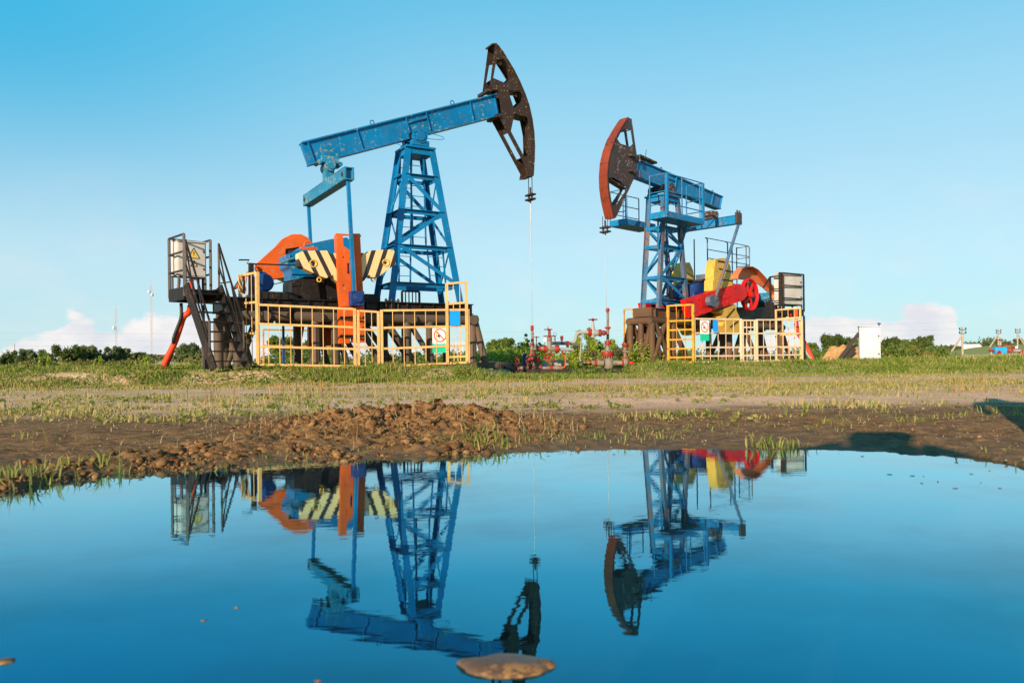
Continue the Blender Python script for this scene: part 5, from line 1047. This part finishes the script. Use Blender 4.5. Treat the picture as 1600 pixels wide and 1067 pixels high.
house(268, 190, 9, 7, 2.0, 2.2, 'pale house with red brown roof behind the orange conduit', -.6)
b0 = P(1514, 545, 320); m = M(); m.box((b0.x - 4.2, 318, gz(b0.x, 320) - 1), (b0.x + 4.2, 326, gz(b0.x, 320) + 1.2)); m.prism([(b0.x - 4.4, gz(b0.x, 320) + 1.2), (b0.x + 4.4, gz(b0.x, 320) + 1.2), (b0.x + 3, gz(b0.x, 320) + 2.6), (b0.x - 3, gz(b0.x, 320) + 2.6)], 317.8, 326.2); k_ = obj('shed', m, signwhite); tag(k_, 'tiny white shed far off on the right hill', 'shed')
# ------------------------------------------------------------------ trees and bushes
def foliage(centers, radii, n, size, seed, squash=1.0):
    r = np.random.default_rng(seed); k = len(centers); wgt = np.array(radii) ** 2; pick = r.choice(k, n, p=wgt / wgt.sum())
    c = np.array(centers)[pick]; rad = np.array(radii)[pick][:, None]; d = r.normal(size=(n, 3)); d /= np.linalg.norm(d, axis=1, keepdims=True)
    p = c + d * rad * (r.random((n, 1)) ** .5) * (1 + .28 * np.abs(r.normal(size=(n, 1)))) * np.array([1, 1, squash])
    nn = d * .7 + r.normal(size=(n, 3)) * .6; nn /= np.linalg.norm(nn, axis=1, keepdims=True); a = np.cross(nn, r.normal(size=(n, 3))); a /= np.linalg.norm(a, axis=1, keepdims=True); b_ = np.cross(nn, a)
    s = size * (.6 + .8 * r.random((n, 1))); v = np.stack([p - a * s, p - b_ * s * .45, p + a * s, p + b_ * s * .45], 1).reshape(-1, 3)
    return v, np.arange(4 * n).reshape(n, 4)
def tree(px, ytop, wpx, D, mat, label, n=5000, size=None, shape='round', seed=0, cat='tree', name='tree', group=None, trunk=.25, low=.12, base=None):
    s = D / FPX; b0 = P(px, 570, D); z0 = gz(b0.x, D); h = P(px, ytop, D).z - z0; w_ = wpx * s / 2; r = random.Random(seed * 31 + 5)
    J = thing(name, label, cat, (b0.x, D, z0), 0, group); cs, rs = [], []
    size = size or max(.045, s * 1.9)
    if shape == 'spire':
        for i in range(16): t = (i + .5) / 16; cs.append((r.uniform(-1, 1) * w_ * .5 * (1 - t), r.uniform(-1, 1) * w_ * .4 * (1 - t), h * (low + (1 - low) * t))); rs.append(w_ * (.15 + .42 * (1 - t) * r.uniform(.7, 1.2)))
    elif shape == 'shrub':   # several upright stems
        for j in range(7):
            x, y = r.uniform(-.75, .75) * w_, r.uniform(-.6, .6) * w_; hh = h * r.uniform(.6, 1.0) * (1 - .35 * abs(x / w_))
            for i in range(7): t = (i + .5) / 7; cs.append((x + r.uniform(-.08, .08) * w_ + x * .25 * t, y, hh * (low + (.97 - low) * t))); rs.append(w_ * .30 * (1.1 - .75 * t) * r.uniform(.7, 1.2))
    else:
        k = 44
        for i in range(k):
            a = r.uniform(0, 6.28); t = r.random(); rr = math.sqrt(r.random()) * .78; zz_ = low + (1 - low) * (t * .82 + .04); prof = math.sqrt(max(.05, 1 - ((zz_ - .45) / .60) ** 2))
            cs.append((w_ * rr * prof * math.cos(a), w_ * rr * prof * math.sin(a), h * zz_)); rs.append(min(w_, h * .5) * r.uniform(.10, .27))
        cs.append((0, 0, h * .55)); rs.append(min(w_, h * .5) * .55)
    rs = [min(q, (h - c[2]) * 1.05 + .02) if c[2] + q > h else q for q, c in zip(rs, cs)]
    v, f = foliage(cs, rs, int(n * 1.9), size * .92, seed); v[:, 2] = np.maximum(v[:, 2], 0.02)
    fast('crown', v, f, mat, parent=J)
    m = M(); m.cyl((0, 0, -.1), (0, 0, h * .5), w_ * .07 + .02, w_ * .04 + .01, 8)
    for i in range(6): c = cs[(i * 3 + 1) % len(cs)]; m.cyl((0, 0, h * (.08 + .06 * i)), (c[0], c[1], c[2]), w_ * .035 + .01, w_ * .015 + .005, 6)
    obj('trunk', m, bark, J); return J
T = tree
# left horizon
for i, a in enumerate([(14, 553, 62, 150, 'low dark tree clump at the left edge of the picture'), (48, 551, 38, 140, 'small round tree second from the left edge'), (74, 556, 30, 150, 'low green tree left of the pair of tall dark trees'),
                       (108, 544, 42, 130, 'broad tree at the left of the tall dark pair'), (140, 545, 36, 135, 'darker tree at the right of the tall dark pair'), (181, 547, 36, 140, 'round tree under the shorter lattice mast'),
                       (208, 556, 40, 150, 'low tree in front of the long red brown roof'), (292, 541, 34, 120, 'grey green tree right of the orange conduit'), (312, 548, 30, 120, 'small tree seen through the left stairs'),
                       (240, 560, 40, 170, 'low bush between the two roofed houses')]):
    T(a[0], a[1] - 7, a[2] * 1.5, a[3], leaf_far if i % 3 else leaf_dark, a[4], 5200, seed=20 + i, group='trees on the left horizon', low=.0)
for i, a in enumerate([(70, 541, 22, 46, 'thin yellowish sapling at the left, tallest of the field weeds'), (130, 556, 26, 44, 'yellow green shrub in front of the tall dark pair of trees'), (155, 552, 14, 42, 'leggy yellowish shrub right of the tall dark pair'), (195, 557, 30, 45, 'olive shrub under the shorter mast'), (228, 550, 18, 40, 'sparse leggy shrub under the taller mast'), (40, 560, 22, 44, 'low yellow green shrub at the far left')]):
    T(a[0], a[1], a[2], a[3], leaf_olive if i % 2 else leaf_light, a[4], 900, shape='shrub', seed=60 + i, cat='shrub', name='shrub', group='yellowish shrubs in the left field', low=.02)
# behind the left unit
T(440, 520, 52, 55, leaf_mid, 'round bush seen through the left panel of the cream fence', 5200, seed=81, cat='bush', name='bush', low=.0)
T(483, 530, 34, 60, leaf_mid, 'narrow bush seen beside the orange crank through the fence', 3000, seed=82, cat='bush', name='bush', low=.0)
T(520, 545, 30, 58, leaf_mid, 'low bush seen under the orange crank', 2200, seed=83, cat='bush', name='bush', low=.0)
T(650, 548, 36, 62, leaf_mid, 'low bush seen under the blue tower through the fence', 2200, seed=84, cat='bush', name='bush', low=.0)
T(784, 525, 56, 48, leaf_mid, 'big dark green bush between the larger pump jack and the left wellhead', 8000, seed=85, cat='bush', name='bush', low=.0)
T(760, 540, 30, 50, leaf_mid, 'dark bush touching the right end of the cream fence', 3000, seed=86, cat='bush', name='bush', low=.0)
T(826, 512, 30, 34, leaf_light, 'pale upright poplar sapling just behind the left wellhead', 6500, seed=87, shape='shrub', name='sapling', cat='sapling', low=.02)
T(814, 524, 24, 34.5, leaf_light, 'short pale sapling left of the left wellhead', 4500, seed=88, shape='shrub', name='sapling', cat='sapling', low=.02)
T(845, 520, 30, 35, leaf_light, 'pale sapling between the left wellhead and its tall valve', 6000, seed=89, shape='shrub', name='sapling', cat='sapling', low=.02)
T(920, 497, 58, 33, leaf_light, 'light green poplar shrub behind the raised red wheel valve', 12000, seed=90, shape='shrub', name='shrub', cat='shrub', low=.02)
T(945, 522, 56, 34, leaf_light, 'light green shrub behind the right wellhead', 9000, seed=91, shape='shrub', name='shrub', cat='shrub', low=.02)
T(885, 540, 80, 36, leaf_light, 'low light green shrub between the two wellheads', 9000, seed=92, shape='shrub', name='shrub', cat='shrub', low=.02)
T(968, 545, 30, 40, leaf_mid, 'low bush behind the angle valve of the right wellhead', 1800, seed=93, cat='bush', name='bush', low=.0)
T(1048, 546, 60, 60, leaf_mid, 'low bush seen between the rusty piles', 2500, seed=94, cat='bush', name='bush', low=.0)
T(1150, 548, 90, 62, leaf_mid, 'wide low bush seen through the pale fence', 3200, seed=95, cat='bush', name='bush', low=.0)
# right
T(1306, 521, 62, 70, leaf_dark, 'big dark bush behind the sand heap', 8500, seed=96, cat='bush', name='bush', low=.0)
T(1268, 534, 30, 68, leaf_mid, 'small bush just right of the pale fence', 2600, seed=97, cat='bush', name='bush', low=.0)
T(1336, 530, 34, 72, leaf_mid, 'bush partly hidden behind the white cabinet', 3000, seed=98, cat='bush', name='bush', low=.0)
T(1392, 524, 40, 95, leaf_dark, 'rounded tree just right of the white cabinet', 5200, seed=99, low=.0)
T(1421, 529, 38, 100, leaf_mid, 'middle green tree of the group right of the white cabinet', 4200, seed=100, low=.0)
T(1446, 523, 34, 98, leaf_dark, 'tallest dark round tree of the group right of the white cabinet', 5000, seed=101, low=.0)
T(1460, 540, 26, 92, leaf_dark, 'low dark tree at the right end of the group by the cabinet', 2600, seed=102, low=.0)
T(1412, 541, 62, 66, leaf_olive, 'wide olive brown shrub in front of the tree group', 4200, seed=103, cat='shrub', name='shrub', low=.0)
T(1452, 548, 30, 62, leaf_olive, 'small olive shrub at the right end of the tree group', 1600, seed=104, cat='shrub', name='shrub', low=.0)
for i, a in enumerate([(1479, 539, 34, 300, 'distant pale tree clump left of the white shed'), (1497, 541, 18, 310, 'distant small tree beside the braced power pole'), (1524, 536, 18, 320, 'distant dark clump right of the white shed'), (1545, 531, 22, 330, 'distant dark clump behind the blue wellhead'),
                       (1573, 533, 22, 330, 'distant low clump between the two right power poles'), (1591, 529, 16, 300, 'distant dark cone shaped tree at the right edge')]):
    T(a[0], a[1], a[2], a[3], leaf_far, a[4], 1800, seed=120 + i, group='distant trees on the right hill', low=.0)
def thicket(name, px0, px1, D0, D1, k, h0, h1, n, size, mat, seed):
    r = np.random.default_rng(seed); cs, rs = [], []
    for i in range(k):
        px = r.uniform(px0, px1); D = r.uniform(D0, D1); c = P(px, 570, D); h = r.uniform(h0, h1); cs.append((c.x, D, gz(c.x, D) + h * .35)); rs.append(h * .75)
    v, f = foliage(cs, rs, n, size, seed, .8); v[:, 2] = np.maximum(v[:, 2], ground(v[:, 0], v[:, 1])); fast(name, v, f, mat, 'stuff')
thicket('undergrowth', 745, 1010, 31, 40, 110, .4, .95, 60000, .05, leaf_light, 201)
thicket('undergrowth', 400, 760, 40, 60, 90, .4, 1.1, 16000, .09, leaf_mid, 202)
thicket('undergrowth', 1000, 1350, 46, 66, 70, .4, 1.1, 14000, .09, leaf_mid, 203)
thicket('field_scrub', -120, 330, 55, 120, 170, .35, 1.0, 30000, .11, leaf_olive, 204)
thicket('field_scrub', 1370, 1475, 60, 90, 40, .5, 1.5, 9000, .12, leaf_mid, 205)
thicket('far_hedge', -150, 330, 125, 165, 110, .8, 2.0, 30000, .26, leaf_far, 206)
# far wood lines that read as one mass
cs, rs = [], []
for i in range(150):
    px = rng.uniform(-300, 1900); D = rng.uniform(420, 620); c = P(px, 570, D); h = rng.uniform(5, 9); z0 = gz(c.x, D); cs.append((c.x, D, z0 + h * .4)); rs.append(h * .7)
v, f = foliage(cs, rs, 26000, .9, 5, .7); fast('far_woods', v, f, leaf_far, 'stuff')
# ------------------------------------------------------------------ grass
def blades(name, x, y, h, wd, mat, lean=.35, seed=1, bend=.25):
    r = np.random.default_rng(seed); n = len(x); z = ground(x, y) - .01; a = r.uniform(0, 2 * np.pi, n); dx, dy = np.cos(a), np.sin(a); l = h * r.normal(0, lean, n); b_ = r.uniform(0, 2 * np.pi, n); lx, ly = np.cos(b_) * l, np.sin(b_) * l
    v = np.empty((n, 5, 3)); wx, wy = dx * wd / 2, dy * wd / 2
    v[:, 0] = np.stack([x - wx, y - wy, z], 1); v[:, 1] = np.stack([x + wx, y + wy, z], 1)
    v[:, 2] = np.stack([x + wx * .8 + lx * .35, y + wy * .8 + ly * .35, z + h * .6], 1); v[:, 3] = np.stack([x - wx * .8 + lx * .35, y - wy * .8 + ly * .35, z + h * .6], 1)
    v[:, 4] = np.stack([x + lx, y + ly, z + h * (1 - .3 * np.abs(l / h).clip(0, 1))], 1)
    i = np.arange(n)[:, None] * 5; f = np.concatenate([i + np.array([0, 1, 2]), i + np.array([0, 2, 3]), i + np.array([3, 2, 4])], 0)
    return fast(name, v.reshape(-1, 3), f, mat, 'stuff')
def scatter(n, y0, y1, k=.72, pw=1.0):
    y = y0 + (y1 - y0) * rng.random(n) ** pw; x = (rng.random(n) * 2 - 1) * (k * y + 1.2); return x, y
# green verge in front of the units
x, y = scatter(300000, 18.5, 32, .72); d = fbm(x * .9, y * .9, 4, 3); e = fbm(x * .25, y * .25, 3, 13)
frontL = 19.4 + (x + 4) * .12; front = np.where(x < 1.5, frontL, 23.3 + (x - 4) * .05) + (d - .5) * 2.2
path = (x > .5) & (x < 3.6)
foot = ((x > -8.6) & (x < 2) & (y > 21.8 + (x + 8) * .28)) | ((x > 4) & (x < 14) & (y > 28.3 + (x - 5) * .48))
keep = (y > front) & (rng.random(len(x)) < ss(.28, .50, d) * (.45 + .55 * ss(0, 1.5, y - front)) + .32) & ~foot
x, y, d = x[keep], y[keep], d[keep]; h = (.05 + .12 * ss(.4, .75, d)) * rng.uniform(.4, 1.5, len(x)); q = rng.random(len(x)) < .33; blades('green_grass', x[~q], y[~q], h[~q], np.full((~q).sum(), .024), g_green, seed=2); blades('verge_straw', x[q], y[q], h[q] * 1.1, np.full(q.sum(), .020), g_dry, .6, 22)
# leafy weeds in the verge
x, y = scatter(40000, 19.5, 34, .72); d = fbm(x * 1.3 + 9, y * 1.3, 3, 33); front = np.where(x < 1.5, 20.0 + (x + 4) * .10, 24.4 + (x - 4) * .06)
foot = ((x > -8.6) & (x < 2) & (y > 22.2 + (x + 8) * .28)) | ((x > 4) & (x < 14) & (y > 28.6 + (x - 5) * .48))
keep = (y > front) & (d > .52) & ~foot; x, y = x[keep], y[keep]; z = ground(x, y); n = len(x); hh = rng.uniform(.03, .26, n)
v, f = foliage(np.stack([x, y, z + hh * .7], 1)[:12000], [.035] * min(12000, n), 46000, .034, 15); fast('leafy_weeds', v, f, g_green, 'stuff')
# dry grass over the flat ground
x, y = scatter(300000, 6.2, 21.5, .72, .8); d = fbm(x * .55 + 3, y * 1.1, 4, 43); d2 = fbm(x * 2.2, y * 3.2, 3, 47)
strip = np.exp(-((y - 13.2 - (x - 2) * .03) / 1.9) ** 2) * ss(-3, 1.5, x) + .9 * np.exp(-((y - 18.6) / 1.5) ** 2) * ss(.40, .6, d) + .55 * ss(.5, .68, d) + .75 * np.exp(-((y - 7.9) / 1.3) ** 2) * ss(-1.5, -3.2, x)
track = np.exp(-((y - 16.2 - x * .03) / .7) ** 2)
keep = rng.random(len(x)) < strip * ss(.38, .6, d2) * (1 - .85 * track); x, y, d2 = x[keep], y[keep], d2[keep]
h = (.025 + .045 * ss(.45, .75, d2)) * rng.uniform(.4, 1.6, len(x)); q = rng.random(len(x)) < .84
blades('dry_grass', x[q], y[q], h[q], .010 + 0 * h[q] + .0006 * y[q], g_dry, .9, 3); blades('short_green_grass', x[~q], y[~q], h[~q] * .9, .010 + .0006 * y[~q], g_green, .5, 4)
# rough field behind
x, y = scatter(120000, 30, 75, .75); d = fbm(x * .35, y * .35, 4, 53); keep = (d > .36) & ~((x > -9) & (x < 1) & (y < 31)) & ~((x > 4) & (x < 14.5) & (y < 41)); x, y, d = x[keep], y[keep], d[keep]
h = (.10 + .22 * ss(.4, .75, d)) * rng.uniform(.5, 1.3, len(x)); q = rng.random(len(x)) < .35
blades('field_weeds', x[q], y[q], h[q] * 1.2, .05 + 0 * h[q], g_dry, .4, 5); blades('field_grass', x[~q], y[~q], h[~q], .055 + 0 * h[~q], g_green, .4, 6)
x, y = scatter(2600, 9, 19.5, .72); keep = fbm(x * .9 + 7, y * .9, 3, 91) > .56; x, y = x[keep], y[keep]; blades('dead_stalks', x, y, rng.uniform(.08, .30, len(x)), np.full(len(x), .010), leafmat('dead stalks', (.36, .15, .05), (.46, .30, .12), (.5, .36, .16)), .35, 12)
x = rng.uniform(-2.2, 1.0, 1500); y = rng.uniform(4.2, 7.2, 1500); keep = (y - shore(x) > .1) & (rng.random(1500) < np.exp(-((x + .6) / 1.1) ** 4) * np.exp(-((y - 6.0) / .7) ** 2) + .12); x, y = x[keep], y[keep]
blades('straw_litter', x, y, rng.uniform(.04, .13, len(x)), np.full(len(x), .0045), leafmat('straw', (.50, .36, .17), (.42, .27, .11), (.6, .46, .24)), 1.1, 13)
# tufts along the water's edge and on the mud
tx, ty, th_ = [], [], []
def tuft(px, py, n, hgt, sp):
    D = CAM_H * FPX / max(py - HOR + .0125 * (px - 800), 20); c = P(px, py, D); 
    for _ in range(n): tx.append(c.x + rng.normal(0, sp)); ty.append(D + rng.normal(0, sp)); th_.append(hgt * rng.uniform(.4, 1.2))
for a in [(10, 760, 60, .10, .12), (40, 752, 40, .085, .09), (75, 745, 25, .07, .08), (148, 735, 26, .11, .05), (285, 745, 30, .06, .10), (320, 742, 40, .08, .12), (190, 738, 15, .08, .05), (420, 722, 20, .06, .08), (470, 735, 6, .10, .02), (735, 700, 70, .10, .09), (755, 688, 40, .08, .08),
          (790, 700, 30, .05, .06), (830, 697, 10, .08, .03), (800, 690, 30, .05, .1), (870, 688, 50, .05, .16), (960, 690, 60, .055, .16), (1010, 680, 40, .05, .12), (1030, 690, 30, .06, .06), (1185, 700, 35, .09, .04), (1235, 702, 40, .07, .07), (1320, 672, 30, .06, .07), (1385, 660, 25, .07, .05), (1425, 672, 22, .07, .05),
          (1500, 665, 20, .06, .06), (1550, 660, 20, .07, .06), (1590, 665, 20, .06, .05), (1200, 698, 15, .10, .03), (1460, 668, 20, .05, .08), (60, 700, 20, .06, .15), (340, 680, 20, .05, .15), (640, 700, 20, .05, .1), (560, 712, 15, .05, .1), (900, 660, 20, .04, .2), (1100, 660, 20, .04, .2)]:
    tuft(*a)
x, y = scatter(5200, 3.6, 8.6, .72); d = fbm(x * 1.7, y * 1.7, 3, 63); s_ = y - shore(x); keep = (s_ > .02) & (rng.random(len(x)) < ss(.5, .72, d)) & (rng.random(len(x)) < ss(0, 1.5, x + 1.2) * .8 + .35)
tx += list(x[keep]); ty += list(y[keep]); th_ += list(.035 * rng.uniform(.4, 1.6, keep.sum()))
tx, ty, th_ = map(np.array, (tx, ty, th_)); blades('shore_grass', tx, ty, th_, .006 + .03 * th_, g_shore, .6, 7)
x, y = scatter(2200, 6, 12, .72); keep = (fbm(x * 1.4, y * 1.4, 3, 73) > .56) & (x < 2.5); x, y = x[keep], y[keep]; v, f = foliage(np.stack([x, y, ground(x, y) + .02], 1), [.03] * len(x), 5200, .022, 16, .6); fast('ground_weeds', v, f, g_shore, 'stuff')
# loose clods and gravel on the mud
def pebbles(name, x, y, r_, mat, seed, sink=.3):
    g = np.random.default_rng(seed); n = len(x); ico = np.array([(0, 0, 1), (.894, 0, .447), (.276, .851, .447), (-.724, .526, .447), (-.724, -.526, .447), (.276, -.851, .447), (.724, .526, -.447), (-.276, .851, -.447), (-.894, 0, -.447), (-.276, -.851, -.447), (.724, -.526, -.447), (0, 0, -1)])
    fi = np.array([(0, 1, 2), (0, 2, 3), (0, 3, 4), (0, 4, 5), (0, 5, 1), (1, 6, 2), (2, 7, 3), (3, 8, 4), (4, 9, 5), (5, 10, 1), (2, 6, 7), (3, 7, 8), (4, 8, 9), (5, 9, 10), (1, 10, 6), (11, 7, 6), (11, 8, 7), (11, 9, 8), (11, 10, 9), (11, 6, 10)])
    z = ground(x, y); sc_ = np.stack([r_ * g.uniform(.7, 1.3, n), r_ * g.uniform(.7, 1.3, n), r_ * g.uniform(.45, .9, n)], 1)
    an = g.uniform(0, 6.28, n); v = ico[None] * (1 + g.normal(0, .32, (n, 12, 1))) * sc_[:, None]; c_, s_ = np.cos(an)[:, None], np.sin(an)[:, None]
    v = np.stack([v[..., 0] * c_ - v[..., 1] * s_, v[..., 0] * s_ + v[..., 1] * c_, v[..., 2]], -1) + np.stack([x, y, z + r_ * (.45 - sink)], 1)[:, None]
    return fast(name, v.reshape(-1, 3), (fi[None] + np.arange(n)[:, None, None] * 12).reshape(-1, 3), mat, 'stuff')
def clodmat(name, c1, c2):
    m, nt, b = newmat(name); g = nt.nodes.new('ShaderNodeNewGeometry'); t = nt.nodes.new('ShaderNodeTexCoord').outputs['Object']
    c = mixc(nt, g.outputs['Random Per Island'], c1, c2); c = mixc(nt, 1.0, c, ramp(nt, noise(nt, t, 60, 6, .7), [(.3, .6), (.7, 1.15)]), 'MULTIPLY')
    nt.links.new(c, b.inputs['Base Color']); b.inputs['Roughness'].default_value = .9; b.inputs['Specular IOR Level'].default_value = .15
    bm = nt.nodes.new('ShaderNodeBump'); bm.inputs['Strength'].default_value = .9; bm.inputs['Distance'].default_value = .01
    nt.links.new(noise(nt, t, 90, 6, .7), bm.inputs['Height']); nt.links.new(bm.outputs[0], b.inputs['Normal']); return m
mudm = clodmat('clod mud', (0.075, 0.036, 0.013), (0.38, 0.20, 0.080))
x = rng.uniform(-2.9, 1.0, 60000); y = rng.uniform(2.9, 7.0, 60000); s_ = y - shore(x); hp = np.exp(-((x + .8) / 1.05) ** 4) * np.exp(-((y - 5.95) / .62) ** 2)
clump = ss(.42, .60, fbm(x * 4.5, y * 4.5, 3, 95))
keep = (s_ > -.22) & (rng.random(60000) < hp * .75 * (.3 + .7 * clump) + .62 * clump * ss(1.35, .5, s_) * ss(-.25, .02, s_) * ss(.5, -.5, x)); x, y = x[keep], y[keep]
pebbles('mud_clods', x, y, np.exp(rng.normal(-5.0, .6, len(x))).clip(.002, .030), mudm, 8)
x, y = scatter(16000, 3.6, 13, .74, .8); s_ = y - shore(x); keep = s_ > .1; x, y = x[keep], y[keep]; pebbles('gravel', x, y, np.exp(rng.normal(-5.7, .5, len(x))).clip(.002, .012) * (.6 + .06 * y), paint('gravel stones', (.34, .21, .12), None, 0, 30, .85, damt=.5), 9)
# stones in the puddle
def stone(label, px, py, wpx, hpx, mat, seed, name='stone', up=.5):
    D = CAM_H * FPX / (py - HOR + .0125 * (px - 800)); c = P(px, py, D); s = D / FPX; a = wpx * s / 2; hh = hpx * s * up; v = []; f = []; nu, nv = 26, 14
    for j in range(nv + 1):
        for i in range(nu):
            th, ph = 2 * math.pi * i / nu, math.pi * j / nv; d = Vector((math.sin(ph) * math.cos(th), math.sin(ph) * math.sin(th), math.cos(ph)))
            k = .72 + .55 * float(fbm(np.array([d.x * 1.6 + seed]), np.array([d.y * 1.6 + d.z * 1.3]), 4, seed)[0]); v.append((d.x * a * k, d.y * a * .72 * k, d.z * hh * k))
    f = [(j * nu + i, j * nu + (i + 1) % nu, (j + 1) * nu + (i + 1) % nu, (j + 1) * nu + i) for j in range(nv) for i in range(nu)]
    o = mk(name, v, f, mat, None, [True] * len(f)); o.location = (c.x, D, hh * -.15); return tag(o, label, 'stone', 'stones in the puddle')
stone('large flat brown stone breaking the water at the front', 788, 1042, 150, 40, stonem, 3, up=.34)
stone('small pointed brown stone touching the right end of the large flat one', 848, 1040, 44, 22, stonem, 5, up=.5)
stone('tiny pinkish pebble at the left, the lower of two', 318, 969, 9, 5, stonem, 6); stone('tiny pinkish pebble at the left, the upper of two', 370, 949, 8, 4, stonem, 7)
stone('small brown stone at the bottom left edge of the picture', 8, 1033, 34, 12, stonem, 8); stone('small pale pebble at the bottom edge, left of the large stone', 497, 1063, 12, 6, stonem, 11)
x = rng.uniform(1.6, 2.9, 70); y = rng.uniform(3.0, 4.25, 70); x2 = rng.uniform(-2.2, 1.5, 90); y2 = shore(x2) - rng.random(90) ** 2 * .35
def flakes(x, y, seed):
    g = np.random.default_rng(seed); n = len(x); an = g.uniform(0, 6.28, n); l = g.uniform(.003, .011, n); v = np.zeros((n, 8, 3))
    for k, (i, j) in enumerate([(-1, -.1), (.3, -.4), (1, .15), (-.3, .35)]):
        v[:, k] = np.stack([x + (np.cos(an) * i - np.sin(an) * j) * l, y + (np.sin(an) * i + np.cos(an) * j) * l, np.full(n, .001)], 1); v[:, k + 4] = v[:, k] + [0, 0, .0015]
    f = np.array([(0, 1, 5, 4), (1, 2, 6, 5), (2, 3, 7, 6), (3, 0, 4, 7), (4, 5, 6, 7)]); return fast('floating_debris', v.reshape(-1, 3), (f[None] + np.arange(n)[:, None, None] * 8).reshape(-1, 4), timber, 'stuff')
flakes(np.concatenate([x[:26], x2]), np.concatenate([y[:26], y2]), 4)
# ------------------------------------------------------------------ out of view: the photographer, and figures added to shape the mud's shadows
def person(label, loc, rz, joints, bones, cat='person'):
    names = list(joints); me = bpy.data.meshes.new('person'); me.from_pydata([joints[k][0] for k in names], [(names.index(a), names.index(b_)) for a, b_ in bones], [])
    me.materials.append(cloth); o = bpy.data.objects.new('person', me); col.objects.link(o); o.location = loc; o.rotation_euler = (0, 0, rz)
    sk_ = o.modifiers.new('skin', 'SKIN'); 
    for i, k in enumerate(names): r_ = joints[k][1]; me.skin_vertices[0].data[i].radius = (r_, r_); me.skin_vertices[0].data[i].use_root = (i == 0)
    sb = o.modifiers.new('sub', 'SUBSURF'); sb.levels = sb.render_levels = 2
    return tag(o, label, cat)
stand = {'pelvis': ((0, 0, .95), .16), 'waist': ((0, 0, 1.12), .14), 'chest': ((0, 0, 1.35), .17), 'neck': ((0, .01, 1.50), .06), 'head': ((0, .02, 1.62), .10), 'crown': ((0, .02, 1.72), .08)}
bones = [('pelvis', 'waist'), ('waist', 'chest'), ('chest', 'neck'), ('neck', 'head'), ('head', 'crown')]
for s_, nm in ((-1, 'left'), (1, 'right')):
    for d_, src in ((stand, 0),):
        if src == 0:
            d_.update({nm + 'hip': ((s_ * .10, 0, .88), .10), nm + 'knee': ((s_ * .12, .03, .48), .065), nm + 'ankle': ((s_ * .13, 0, .08), .045), nm + 'toe': ((s_ * .14, .16, .035), .035),
                       nm + 'shoulder': ((s_ * .19, 0, 1.42), .065), nm + 'elbow': ((s_ * .26, -.02, 1.14), .045), nm + 'wrist': ((s_ * .25, .10, .90), .032), nm + 'hand': ((s_ * .25, .13, .82), .035)})
    bones += [('pelvis', nm + 'hip'), (nm + 'hip', nm + 'knee'), (nm + 'knee', nm + 'ankle'), (nm + 'ankle', nm + 'toe'), ('chest', nm + 'shoulder'), (nm + 'shoulder', nm + 'elbow'), (nm + 'elbow', nm + 'wrist'), (nm + 'wrist', nm + 'hand')]
photog = dict(stand)
for s_, nm in ((-1, 'left'), (1, 'right')):
    photog.update({nm + 'shoulder': ((s_ * .23, 0, 1.46), .085), nm + 'elbow': ((s_ * .36, .10, 1.32), .06), nm + 'wrist': ((s_ * .18, .30, 1.44), .04), nm + 'hand': ((s_ * .10, .34, 1.48), .04)})
photog['chest'] = ((0, 0, 1.35), .21); photog['waist'] = ((0, 0, 1.12), .18); photog['head'] = ((0, .02, 1.68), .13); photog['crown'] = ((0, .02, 1.78), .12)
photog = {k: ((q[0][0] * 1.3, q[0][1], q[0][2] * 1.07), q[1]) for k, q in photog.items()}
person('person in a dark jacket standing behind the camera, casting the shadow on the mud', (-.22, -.34, gz(-.22, -.34)), -.5, photog, bones)
person('unseen person in a dark jacket beyond the right edge, added to cast a shadow', (2.66, 3.5, gz(2.66, 3.5)), -.4, stand, bones)  # added stand-in for the unknown caster of the right-hand shadow
person('second unseen person left of the camera, added to widen the shadow on the mud', (-.40, -.40, gz(-.40, -.40)), -.5, {k: (tuple(c * 1.0 for c in q[0]), q[1] * 1.05) for k, q in photog.items()}, bones)  # extra figure, added only to broaden the photographer's shadow
